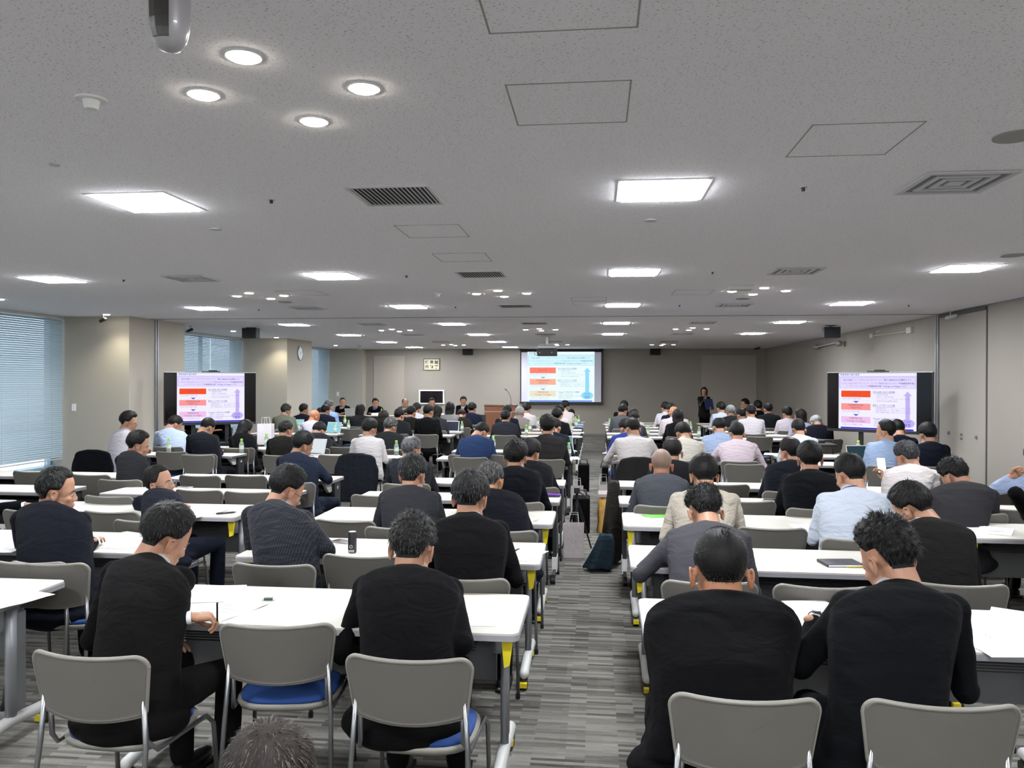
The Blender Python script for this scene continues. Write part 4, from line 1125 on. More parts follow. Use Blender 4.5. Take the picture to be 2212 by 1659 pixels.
        if mode in ('table', 'write', 'wide', 'lap'): hd[2] = min(hd[2], -.10) if mode != 'lap' else hd[2]; hd[0] -= sd*.35; hd[2] *= .5
        HB = basis(hd, upv)
        hm = get_hand(pose, lod); HV = hm.verts().copy()*s*.98
        if sd < 0: HV[:, 0] *= -1
        HV = HV @ HB.T + wr
        hnds.append((HV, hm.f if sd > 0 else [f[::-1] for f in hm.f]))
        SL = (el, wr, fd)
        if jk and lod == 0: 
            cb = MB(); x = MB(); q = basis(fd, np.array([0, 0, 1.]) if abs(fd[2]) < .9 else np.array([0, 1., 0]))
            rr0 = []
            for t_, r_ in ((-.03, .030), (.004, .031), (.005, .027), (-.02, .026)):
                rr0.append([wr + fd*t_*s + q @ np.array([r_*s*math.cos(2*PI*j/14), 0, r_*s*math.sin(2*PI*j/14)*.85]) for j in range(14)])
            x.rings(rr0, cap=False); cb.merge(x, RB); cb.build('shirt_cuff', mat('shirt_white', '#d6d8dc', .8), root, True)
        hnds[-1] = hnds[-1] + ((wr, fd, HB),)
    # collar of jacket or shirt
    nd = (pv-c7)/np.linalg.norm(pv-c7)
    NB = basis(np.cross(nd, np.array([1., 0, 0])) * -1 if False else np.cross(nd, [1., 0, 0]), nd)
    def band(r0, r1, h0, h1, thick, tilt=0, k=24, gap=0):
        h1 *= 1+1.3*(wd-1)
        out = []
        for (r, h) in ((r0, h0), (r1, h1), (r1-thick, h1), (r0-thick, h0)):
            q = []
            for j in range(k):
                a = 2*PI*j/k; x, y = math.cos(a), math.sin(a)
                hh = h - tilt*max(0, y)*.5*0
                low = .045*max(0, y)**1.5                       # lower towards the throat
                q.append(cb0 + nx*x*r*1.03 + ny*y*r + nd*(hh-low))
            out.append(q)
        m = MB(); m.rings(out + [out[0]], cap=False); return m
    nx = np.array([1., 0, 0]); ny = np.cross(nd, nx); ny = ny if ny[1] > 0 else -ny
    cb0 = c7 + (pv-c7)*.05 + np.array([0, .016, 0])
    fs_ = (.92 if fem else 1.08)*s*(1+.5*(wd-1))
    if jk:
        m = band(.092*fs_, .079*fs_, -.035*s, .024*s, .012*s); b.merge(m)
    if stand or True:
        # seat of the garment resting on the chair
        b.ell(np.array([0, .02, HIPZ-.01 if not stand else .86*s]), ((.180+th)*W, .150*W, .098 if not stand else .13), 18, 10)
        if jk and not stand: b.ell((0, -.02, HIPZ-.075), (.242*W, .19, .088), 18, 10)
    g = remesh(b, vox, 12 if lod == 0 else 4, .5)
    V = g.verts()
    if lod == 0:                                                # cloth folds
        V0 = V.copy(); me = g.mesh('t'); nr = np.empty(len(me.vertices)*3); me.vertices.foreach_get('normal', nr); nr = nr.reshape(-1, 3); bpy.data.meshes.remove(me)
        sd_ = Vector((px*.01, py*.013, 0)); amp = .0055 if jk else .007
        zc = c7[2]
        for i in range(len(V)):
            x, y, z = V0[i]
            k = .35 + .65*smooth01((zc-.05-z)/.30)
            nz = noise.noise(Vector((x*4.2 + z*1.5, y*5, z*17 + x*2)) + sd_) + .6*noise.noise(Vector((x*9, y*9, z*26 - x*9)) + sd_*2)
            V[i] = V0[i] + nr[i]*amp*k*nz
    m = MB(); m.add(V @ RB.T, g.f)
    if jk: m.build('jacket', mat_cloth(col, kind), root, True)
    else: m.build('shirt', mat_cloth(col, 'shirt' if kind == 'wool' else kind), root, True)
    # shirt collar
    hi = .050 if jk else .040
    m = band(.071*fs_, .066*fs_, -.02*s, hi*s, .004)
    if not jk: m.merge(band(.080*fs_, .067*fs_, -.004*s, .041*s, .004))
    q = MB(); q.merge(m, RB)
    if collar: q.build('shirt_collar', mat_cloth(collar if jk else col, 'shirt' if (jk or kind == 'wool') else kind), root, True)
    if jk and (flip or stand or abs(byaw) > 60):                 # shirt front between the lapels
        x = MB(); q = []
        ch_ = [(.0, .86), (-.055, .97), (.055, .97)]
        def pt(lx, u, d): 
            qq = u*(n-1); i = min(int(qq), n-2); c = sp[i] + (sp[i+1]-sp[i])*(qq-i); return c + np.array([lx*W, d*W, 0])
        V3 = [pt(0, .52, .150), pt(-.045, .84, .137), pt(-.050, .97, .085), pt(.050, .97, .085), pt(.045, .84, .137), pt(0, .90, .130)]
        x.add(V3, [(0, 4, 5), (0, 5, 1), (5, 4, 3), (5, 3, 2), (5, 2, 1)]); y_ = MB(); y_.merge(x, RB)
        o_ = y_.build('shirt_front', mat_cloth(jack or collar or '#dcdcdc', 'shirt'), root); sm = o_.modifiers.new('s', 'SOLIDIFY'); sm.thickness = .008; sm.offset = 0
    if lany:
        x = band(.080*fs_, .076*fs_, .010*s, .018*s, .003); y_ = MB(); y_.merge(x, RB); y_.build('lanyard', mat('lanyard', lany, .6), root, True)
    # ---- trousers, shoes
    t = MB(); hipz = sp[0][2]
    feet = []
    t.ell((0, .015, hipz-.005), (.165*W, .130*W, .085), 16, 9)
    if not stand: t.ell((0, .06, hipz-.045), (.205*W, .19, .062), 16, 9)
    for sd in (-1, 1):
        hp_ = np.array([sd*.085*W, .02, hipz-.015])
        if stand: kn = np.array([sd*.085, .02, .47*s]); an = np.array([sd*.085, -.01, .09])
        else: kn = np.array([sd*.13*W, .40*s, .515]); an = np.array([sd*.13, .40*s - .02 + .04*rnd.random(), .10])
        t.tube([hp_, (hp_+kn)/2, kn, kn + (an-kn)*.5, an], [.088*W, .078*W, .064*s, .058*s, .052*s], 12, round_=True)
        feet.append(an)
    g = remesh(t, .016 if lod == 0 else .026, 2); m = MB(); m.merge(g, RB)
    tc_ = trous or (col if jk else '#17181c')
    m.build('trousers' if not (stand and fem) else 'trousers', mat_cloth(tc_, 'wool'), root, True)
    if yh < 8.5 or stand:
        for an in feet:
            x = MB(); x.ell((an[0], an[1]+.06, .045), (.045, .135, .042), 14, 8); x.box(-.040, .040, -.06, .18, 0, .02, t=(an[0], an[1], 0)); y_ = MB(); y_.merge(x, RB)
            y_.build('shoe', mat('shoe_black', '#0b0b0c', .3), root, True)
    # ---- body: head, neck, hands and the core under the clothes in one mesh
    HV, HFc, HE, tree = get_head(lod, fem)
    def deform(V):
        w = np.clip((V[:, 2]+.12)/.11, 0, 1); w = (w*w*(3-2*w))[:, None]
        A = (V*s*hs) @ HF.T + pv
        NF = rotm(rz=R_(yaw*.25)) @ rotm(rx=-R_(.5*P + .45*math.degrees(a1)*.6))
        B = (V*s*np.array([hs+.4*(wd-1), hs+.4*(wd-1), 1]) - np.array([0, -.030, -.062])*s) @ NF.T + c7
        return A*w + B*(1-w)
    bm_ = MB(); bm_.add(deform(HV), HFc, 0); bm_.merge(MB().add(deform(HE.verts()), HE.f, list(HE.m)))
    for hv, hf, _ in hnds: bm_.add(hv, hf, 0)
    bm_.merge(body, mi=0)
    core = MB(); core.rings([ring(c, rotm(), .13*W, .085*W, 12) for c in sp[:-1]] + [ring(c7, rotm(), .05, .05, 12)])
    bm_.merge(core, mi=0)
    fin = MB(); fin.merge(bm_, RB)
    br = mat('brow_dark', '#1a1412', .8) if not grey > .6 else mat('brow_grey', '#55504c', .8)
    fin.build('body', [mat_skin(skin), mat('eye_white', '#d8d2cc', .3), mat('iris_dark', '#150e0b', .2), br, mat('lip', '#8a4a40', .5)], root, True)
    if hair:
        hm = get_hair(hair, lod, fem, seed if hair not in ('shaved', 'buzz') else 0)
        key = 'hair_me_%s_%d_%d_%s' % (hair, lod, fem, (hcol, grey, gcol, seed))
        if key not in MESHES: MESHES[key] = hm.mesh('hair', [mat_hair(hcol, grey, gcol)] if hair != 'shaved' else [mat('stubble', '#7d675a', .6, var=(40, '#6b5548'))], True)
        o = link('hair', MESHES[key], root)
        Mx = RB @ HF
        mm = Matrix.Identity(4)
        for i in range(3):
            for j in range(3): mm[i][j] = Mx[i][j]*s*hs
            mm[i][3] = (RB @ pv)[i]
        o.matrix_local = mm
    if glasses: add_glasses(root, (RB @ HF)*s*hs, RB @ pv, glasses)
    if mask:
        x = MB(); x.tube([(-.05, -.085, .10), (-.02, -.098, .108), (.03, -.095, .112)], .006, 8, round_=True); y_ = MB(); y_.merge(x, (RB @ HF)*s*hs, RB @ pv); y_.build('strap', mat('strap_blue', mask, .5), root, True)
    info = dict(root=root, RB=RB, pv=pv, c7=c7, s=s, L=L, hands=[h[2] for h in hnds], X=hipx, Y=yh, face=face, top=tgt)
    PEOPLE.append(info)
    if ch and not stand:
        cr = 0 if abs(byaw) < 45 and not flip else by; d = rotm(rz=cr) @ np.array([0, -.215, 0])
        cx, cy = (hipx + d[0] if chx is None else chx), (yh + d[1] if chy is None else chy)
        chair(cx, cy, cr + R_(chr_), 'chair of the ' + (chlabel or label))
    return info
MESHES = {}

def H(r, off=0, blk='C'): return NEAR[r] - .22 + off - (.15 if blk == 'D' else 0)
BK, NV, CG, DG, MG = '#17171a', '#1b2030', '#26272b', '#2f3136', '#55565a'
W_, LB, PK, LV = '#d9d7d6', '#b3c5e4', '#e2d2da', '#cfd0e2'
# --- nearest row and the head at the bottom edge
person('person whose grey-brown hair alone shows at the bottom edge', 583, 1548, 1.02, 'j', CG, 'thin', '#3a302b', P=16, grey=.35, gcol='#8d857c', wd=1.0, seed=1, s=1.0)
person('person in a black-brown suit bending right to write, nearest left', 368, 1086, 2.86, 'j', '#1c1a1b', 'full', '#171615', P=28, yaw=-22, byaw=-12, roll=6, hpx=290, grey=.15, wd=1.0, hands=('lap', 'write'), hp={0: (-.22, .34, .62)}, hpw={1: (440, 1322, .78)}, poles={1: (.25, -1, -.7)}, chx=-1.80, chy=2.62, chr_=-3)
person('person in a black jacket with tousled grey hair, nearest row centre', 893, 1108, 2.96, 'j', '#141416', 'messy', '#1e1d1c', P=20, yaw=-6, hpx=878, grey=.38, gcol='#8b8a86', wd=1.04, hands=('lap', 'lap'), chx=-.66, chy=2.72)
person('broad person in black with shaved black hair, right of the aisle', 1556, 1132, 2.72, 'j', '#121214', 'buzz', '#12100f', P=16, wd=1.44, hs=1.46, skin='#b07f60', hands='table', chx=.46, chy=2.50, s=.92)
person('person in a dark suit with wavy black hair and a wristwatch', 1911, 1120, 2.74, 'j', '#17181c', 'wavy', '#0c0b0b', P=28, yaw=26, wd=1.06, hands=('write', 'table'), hpw={0: (1752, 1322, .83)}, poles={0: (-.6, -1, -.7)}, chx=1.05, chy=2.52)
# --- second row
person('person in a navy suit with cropped hair looking right, far left', 122, 1007, 4.12, 'j', '#181b26', 'short', '#151413', P=8, yaw=-48, byaw=-6, grey=.3, hands='table', wd=1.2)
person('big person in a pinstriped charcoal suit leaning on the table', 626, 1004, 4.22, 'j', '#26282f', 'full', '#0e0d0d', P=30, yaw=-24, byaw=-16, wd=1.12, hands=('table', 'wide'), kind='pin', glasses='#333333', seed=1)
person('person in a black suit with thick greying hair, second row', 1017, 1017, 4.05, 'j', '#151517', 'big', '#191818', P=18, yaw=-8, grey=.42, gcol='#85858a', hands='table', collar='#aab8d4')
person('person in a mid-grey suit with glossy wavy hair, head bowed', 1520, 1050, 4.12, 'j', '#4b4b50', 'wavy', '#0b0a0a', P=46, yaw=6, wd=1.0, hands=('wide', 'table'), seed=2)
person('person in a brown-black suit with glasses bending left', 1962, 1040, 4.22, 'j', '#211f1f', 'full', '#0b0a0a', P=40, yaw=34, byaw=6, hpx=2030, wd=1.10, hands='table', glasses='#8a8a8a', seed=2)
# --- third row
person('person in navy with glasses looking up to the right', 340, 1003, 5.36, 'j', '#1d2130', 'short', '#1e1a19', P=-8, yaw=-66, byaw=-18, hpx=350, grey=.3, gcol='#7d7468', wd=1.08, hands='table', glasses='#99999c')
person('person in a charcoal suit with neat greying hair, third row', 893, 981, 5.32, 'j', '#34353a', 'full', '#1d1d1e', P=14, yaw=-16, hpx=878, grey=.40, hands='table')
person('balding person in a dark navy suit, third row by the aisle', 1061, 992, 5.30, 'j', '#191b23', 'ring', '#3a3835', P=22, yaw=-10, hpx=1095, grey=.5, wd=1.08, hands='table', skin='#c08f6c')
person('person in a beige shirt behind the grey-suited one', 1520, 981, 5.36, 's', '#c9bfb0', 'full', '#0b0a0b', P=24, yaw=0, wd=1.10, hands='table')
person('person in a light blue shirt with a navy lanyard', 1833, 977, 5.28, 's', '#cfd8e6', 'short', '#0c0b0b', P=24, yaw=20, wd=1.12, hands='table', lany='#1c2c5c', seed=2)
person('person in a dark jacket cut by the right edge, elbow on table', 2262, 1000, 5.06, 'j', '#101114', 'short', P=20, hx=3.06, hands=('chin', 'table'), hp={0: (-.26, .30, .98)}, yaw=10)
# --- fourth row
person('person in a black suit with spiky black hair, fourth row', 1114, 949, 6.50, 'j', '#10131b', 'big', '#131211', P=10, yaw=-6, hpx=1120, wd=1.02, hands='table')
person('bald person in a grey suit right of the aisle', 1429, 966, 6.46, 'j', '#4a4d53', 'shaved', P=14, yaw=-6, skin='#b98468', collar='#c2c8dc', hands='table')
person('person in a navy-black suit with thick black hair, fourth row', 1749, 953, 6.46, 'j', '#14161c', 'full', '#0a0909', P=14, yaw=-6, wd=1.04, hands='table', seed=1, collar='#2c3a38')
person('person in a dark grey suit bowed low near the right wall', 2056, 988, 6.02, 'j', '#37363a', 'messy', '#141313', P=44, yaw=22, hpx=2066, grey=.25, wd=1.14, hands='table', chx=2.81, chy=6.17, seed=2)
person('person in a light blue shirt cut by the right edge', 2240, 955, 6.45, 's', '#aebfe0', 'short', P=20, hx=3.55, hands=('chin', 'table'), hp={0: (-.20, .30, 1.0)}, yaw=12)
person('person in a dark suit cut by the left edge, arm stretched right', -55, 965, 5.5, 'j', '#12141c', 'short', P=20, byaw=-20, yaw=-20, hands=('lap', 'wide'), hpw={1: (75, 1088, .76)}, wd=1.2, hx=-5.1)
# --- fifth row
person('person in a charcoal suit leaning right beside the left blinds', 300, 930, 7.42, 'j', '#28292d', 'full', '#110f0f', P=16, yaw=-30, byaw=-22, hpx=288, wd=1.12, hands='table')
person('person in a navy suit with a blue strap at the laptop', 657, 931, 7.44, 'j', '#20283a', 'full', '#141414', P=26, yaw=-28, byaw=-12, hpx=650, wd=1.04, hands=('table', 'wide'), mask='#2f62c8', seed=1)
person('person in charcoal with grey hair and glasses, fifth row', 890, 940, 7.48, 'j', '#2a2c32', 'crown', '#39383a', P=16, yaw=-30, grey=.7, gcol='#a5a5aa', hands='table', glasses='#9a9a9c')
person('person in dark grey beside the spiky-haired one, head turned right', 1147, 947, 7.40, 'j', '#1a1b1f', 'full', '#121010', P=22, yaw=-26, hpx=1158, hands='table', seed=1)
person('person in black behind the bald one, thinning crown', 1452, 944, 7.46, 'j', '#1c1c20', 'crown', '#161313', P=20, yaw=0, hands='table', seed=1, collar=None)
person('person in a navy suit with glasses turned left, fifth row', 1706, 942, 7.40, 'j', '#191c27', 'crown', '#100e0d', P=16, yaw=26, hpx=1692, hands='table', glasses='#bbbbbb', collar='#e8e8e8', wd=1.04)
person('grey-haired person in an off-white shirt holding a phone', 1956, 952, 7.28, 's', '#ddd6d4', 'full', '#35353a', P=30, yaw=20, hpx=1948, grey=.65, gcol='#8f8f98', wd=1.12, hands=('phone', 'table'))
# --- sixth row
person('person in a white striped shirt leaning right by the blinds', 279, 888, 10.02, 's', '#d6d2dc', 'big', '#120f0e', P=16, yaw=-40, byaw=-28, hpx=255, wd=1.08, hands=('wide', 'write'), glasses='#555555', kind='stripe', chx=-6.72, chy=9.80)
person('person in a charcoal-navy suit bowed before the left television', 451, 901, 10.05, 'j', '#20222b', 'short', '#0d0c0c', P=44, yaw=-18, hands='table')
person('person in an olive-black jacket with short grey-black hair', 618, 906, 10.05, 'j', '#23221f', 'short', '#1b1b1b', P=18, yaw=-24, grey=.3, hands='table', seed=2)
person('person in an off-white shirt before a chair with a dark jacket', 800, 903, 10.0, 's', '#d3cfd0', 'full', '#16100e', P=20, yaw=-26, hands='table', glasses='#444444', chy=9.78, chx=-3.05)
person('person in a blue suit bowed deeply over the table', 1043, 911, 10.1, 'j', '#283a5e', 'short', '#0e0c0c', P=52, yaw=-34, hpx=1022, wd=1.04, hands='table', seed=1)
person('person in a dark brown-grey suit with spiky black hair', 1183, 898, 9.98, 'j', '#2f2d2e', 'spiky', '#0b0a0a', P=8, yaw=-4, wd=1.08, hands='table')
person('person in a white shirt whose jacket hangs on the chair', 1366, 900, 10.0, 's', '#d8d2d0', 'crown', '#15100f', P=24, yaw=22, hpx=1370, wd=1.14, hands='wide', chx=.52, chy=9.76)
person('person in a cream pinstriped shirt bowed to the left', 1474, 912, 10.05, 's', '#dcd8cc', 'full', '#121010', P=44, yaw=14, wd=1.12, hands='table', kind='stripe', seed=1)
person('person in a pale pink shirt with cropped black hair', 1592, 911, 10.05, 's', '#e2d2dc', 'short', '#0e0c0c', P=22, yaw=0, wd=1.12, hands='wide', seed=2)
person('person in a light blue shirt in profile before the television', 1914, 905, 9.72, 's', '#a9bfe2', 'short', '#12100f', P=2, yaw=52, hpx=1900, wd=1.0, hands='table', skin='#c39a80', seed=1)
person('person in a dark navy suit beside the right television', 2003, 912, 9.75, 'j', '#171d2b', 'full', '#17171c', P=18, yaw=8, hands='table')
# --- seventh row
person('person in a pale blue shirt bowed before the left television', 381, 896, 11.08, 's', '#c0d0ec', 'short', '#171110', P=40, yaw=-34, wd=1.12, hands='wide', seed=1)
person('dark-haired person with shoulder-length hair writing in black', 532, 906, 11.05, 'j', '#101116', 'mid', '#17171a', P=26, yaw=-24, fem=True, hands=('table', 'write'), wd=1.06, s=1.0)
person('person in a dark grey suit bowed beside an open laptop', 691, 911, 11.1, 'j', '#2b2e33', 'full', '#201d1d', P=50, yaw=-12, wd=1.06, hands='wide')
person('grey-haired person in a dark grey suit, turned right', 845, 901, 11.1, 'j', '#25272a', 'full', '#26282a', P=24, yaw=-28, grey=.5, hands='table', wd=1.06, seed=1)
person('person in a royal blue suit behind the white shirt', 1351, 903, 11.12, 'j', '#253a80', 'full', '#0e0c0c', P=30, yaw=30, hands='table', wd=1.05)
person('person in a navy suit half hidden by spiky hair', 1199, 902, 11.12, 'j', '#1d2436', 'short', '#0e0c0c', P=34, yaw=-14, hands='table')
person('person in a blue checked shirt with a thin crown', 1553, 900, 11.1, 's', '#a9bcdc', 'crown', '#131010', P=28, yaw=6, wd=1.14, hands='table', collar='#e6e6e6', kind='stripe')
person('person in a pale shirt behind the row of navy suits', 1724, 904, 10.98, 's', '#dadff0', 'short', '#171414', P=26, yaw=6, wd=1.10, hands='table', seed=2)
person('person in navy seated in front of the right television', 1938, 905, 10.95, 'j', '#161b2a', 'short', P=34, yaw=0, hands='table')
# --- eighth row
person('bald person in a lavender-white shirt at an open laptop', 681, 884, 14.25, 's', '#d8d6e6', None, P=30, yaw=-34, skin='#c98a66', hands='table', wd=1.06)
person('brown-haired person in black, short bob, left block', 829, 886, 14.3, 'j', '#131417', 'bob', '#2a1e1c', P=14, yaw=-4, fem=True)
person('person in a dark grey suit behind the grey-haired one', 863, 881, 14.3, 'j', '#24272c', 'short', '#14120f', P=16, yaw=-22, seed=1)
person('person in a black suit in a chair set back from the table', 926, 872, 14.22, 'j', '#101114', 'short', '#12100f', P=12, yaw=-28, wd=1.0, seed=2)
person('person in a charcoal suit before the dark wooden lectern side', 1092, 885, 14.22, 'j', '#2c2e34', 'short', '#0f0d0d', P=14, yaw=-6, wd=1.08)
person('person in a black suit beside the aisle under the screen', 1203, 881, 14.28, 'j', '#17181b', 'full', '#0f0d0d', P=12, yaw=-8, wd=1.04)
person('person with a low ponytail in dark grey', 1371, 888, 14.25, 'j', '#3a3c42', 'pony', '#17110f', P=20, yaw=-20, fem=True)
person('person with long black hair in a black jacket', 1464, 883, 14.25, 'j', '#14151a', 'long', '#1c1412', P=6, yaw=0, fem=True, wd=1.08)
person('grey-haired person in navy bowed by the right wall', 1762, 897, 14.0, 'j', '#191d2c', 'full', '#55555a', P=54, yaw=4, grey=.95, gcol='#b9b9bb', wd=1.12)
# --- ninth row and beyond, left
person('person in an olive-green jacket near the far left corner', 619, 872, 15.3, 'j', '#6f7263', 'full', '#1e1d1c', P=22, yaw=-34, grey=.3, wd=1.10)
person('person in a dark brown suit in the crowd below the calligraphy', 889, 876, 15.35, 'j', '#23211f', 'short', '#14110f', P=14, yaw=-16)
person('person in a dark grey suit with shoulder-length hair', 945, 875, 15.3, 'j', '#33353a', 'mid', '#19120f', P=10, yaw=-20, fem=True)
person('person in a navy suit behind the charcoal one', 1096, 874, 15.35, 'j', '#1d2133', 'short', '#1a1512', P=10, yaw=-16, seed=1)
person('person with a white shirt under thick black hair by the aisle', 1208, 874, 15.3, 's', '#e0dad8', 'full', '#0f0d0d', P=18, yaw=-20)
person('brown-haired person in a white blouse right of the aisle', 1369, 882, 15.3, 's', '#e2e0de', 'bob', '#241813', P=16, yaw=-6, fem=True)
person('bald person in a broad pale pink shirt', 1455, 876, 15.28, 's', '#e6dadf', None, P=34, yaw=10, skin='#c4926f', wd=1.26)
person('person in a white shirt with black hair, upright, right block', 1622, 873, 15.22, 's', '#e0dadf', 'short', '#12100f', P=10, yaw=8, wd=1.12)
person('person with a short bob in a pale blue blouse turned left', 1728, 883, 15.15, 's', '#b5c2e0', 'bob', '#15110f', P=8, yaw=44, fem=True)
person('person in a dark navy suit turned right near the far left', 657, 871, 16.4, 'j', '#191e30', 'short', '#100e0e', P=10, yaw=-44)
person('person in a dark navy suit in front of a blue shirt', 704, 873, 16.38, 'j', '#1b2034', 'short', '#14120f', P=16, yaw=-30, wd=1.08)
person('person with a black bob in a dark suit, left block', 779, 872, 16.4, 'j', '#26282e', 'bob', '#14110f', P=8, yaw=-10, fem=True, wd=1.08)
person('person with long black hair in a light grey jacket', 972, 868, 16.4, 'j', '#8c8c8c', 'long', '#14100f', P=4, yaw=0, fem=True)
person('grey-haired person in a beige-grey jacket near the lectern', 1123, 878, 16.4, 'j', '#8b8683', 'full', '#77777a', P=12, yaw=-8, grey=1.0, gcol='#b5b5b2')
person('person in a grey suit bowed right of the aisle', 1346, 873, 16.4, 'j', '#5a5e62', 'full', '#0f0d0d', P=28, yaw=-30)
person('person in a grey jacket in the right block, half hidden', 1601, 881, 16.3, 'j', '#54544f', 'short', '#100e0d', P=20, yaw=24)
person('person in a pale pink-white shirt by the right wall', 1700, 878, 16.3, 's', '#ded4de', 'full', '#100e0d', P=14, yaw=18)
person('grey-haired person in a light blue shirt, far left', 711, 864, 17.45, 's', '#93aee6', 'full', '#3a3836', P=8, yaw=-34, grey=.5)
person('person in a pale lavender shirt below the calligraphy', 901, 870, 17.4, 's', '#d4d4ea', 'full', '#1c1a19', P=18, yaw=-28)
person('person in a navy suit left of the lectern', 1020, 869, 17.45, 'j', '#1b2238', 'full', '#15140f', P=14, yaw=-14)
person('person in a brown jacket bowed low left of the lectern', 997, 883, 16.4, 'j', '#2f2927', 'short', '#2a1d17', P=50, yaw=0)
person('person in a white shirt left under the projection screen', 1138, 870, 17.45, 's', '#dcd4da', 'full', '#0e0d0d', P=20, yaw=-12)
person('person in a navy suit, black hair, centre of the right block', 1449, 871, 17.4, 'j', '#1c2238', 'full', '#0e0d0d', P=24, yaw=26)
person('grey-haired person in a dark suit in the right block', 1578, 875, 17.3, 'j', '#26272c', 'full', '#4a4a4c', P=16, yaw=12, grey=.9, gcol='#a6a6a8')
person('person in a dark suit before the right wall, upright', 1659, 869, 17.3, 'j', '#1b1c22', 'short', '#0e0d0d', P=8, yaw=16, wd=1.1)
person('person in a white shirt by the aisle, farthest row left', 1221, 865, 18.5, 's', '#e2d8d6', 'full', '#0e0d0d', P=18, yaw=-28)
person('person in black behind the grey suit right of the aisle', 1348, 865, 18.5, 'j', '#131316', 'full', '#0e0d0d', P=24, yaw=-14)
person('person in a white shirt, far right block, half hidden', 1437, 868, 18.45, 's', '#e0dee6', 'full', '#0e0d0d', P=20, yaw=20)
person('person in a pale blue-white shirt turned left, far right', 1557, 868, 18.35, 's', '#cdd6ee', 'full', '#0e0d0d', P=14, yaw=26)
person('small distant person in a white shirt, far left corner', 692, 880, 18.5, 's', '#e0dee2', 'short', '#100e0d', P=30, yaw=0)
person('distant person in black facing left by the right wall', 1609, 861, 20.6, 'j', '#141416', 'messy', '#0e0d0d', P=6, yaw=62, byaw=40)
person('distant dark-haired person in black at the right wall', 1637, 865, 19.6, 'j', '#101013', 'messy', '#0e0d0d', P=6, yaw=20)
person('distant person in black by the aisle under the screen', 1234, 883, 19.6, 'j', '#17171a', 'short', '#0e0d0d', P=42, yaw=-16)
# --- helpers behind the left television
person('person in a dark suit behind the left television, left one', 395, 872, 14.9, 'j', '#14161c', 'short', P=14, yaw=-160, byaw=0, flip=True, hands='table')
person('person in a dark suit behind the left television, right one', 470, 874, 15.2, 'j', '#15171d', 'short', P=14, yaw=0, flip=True, hands='table', seed=1)
# --- speakers facing the room
person('speaker in a dark suit and open white shirt behind a laptop', 740, 858, 23.62, 'j', '#1b1d26', 'thin', '#1d1a18', P=2, yaw=22, flip=True, hy=.42)
person('speaker in a dark jacket over a bright blue shirt', 811, 860, 23.62, 'j', '#16171c', 'full', '#12100f', P=6, yaw=26, flip=True, jack='#4a78d8', collar='#5a86dc')
person('speaker with glasses in a grey jacket and white shirt', 875, 859.5, 23.62, 'j', '#55564f', 'ring', '#3c3733', P=10, yaw=24, flip=True, glasses='#7a5a4a', grey=.4)
person('speaker mostly hidden, in front of the small wall screen', 933, 859, 23.62, 'j', '#17181c', 'short', '#15110f', P=12, yaw=20, flip=True, glasses='#777777')
person('speaker in a dark suit resting the chin on one hand', 1001, 856, 23.62, 'j', '#15161c', 'full', '#0f0d0d', P=10, yaw=10, flip=True, hands=('table', 'chin'), glasses='#777777')
HOST = person('person standing at the right with microphone and dark blue folder', 1521, 836, 22.6, 'j', '#2a2a2c', 'bob', '#120f0f', P=2, yaw=-28, byaw=20, fem=True, flip=True, stand=True, hands=('hold', 'mic'), trous='#0d0d10', s=.95)

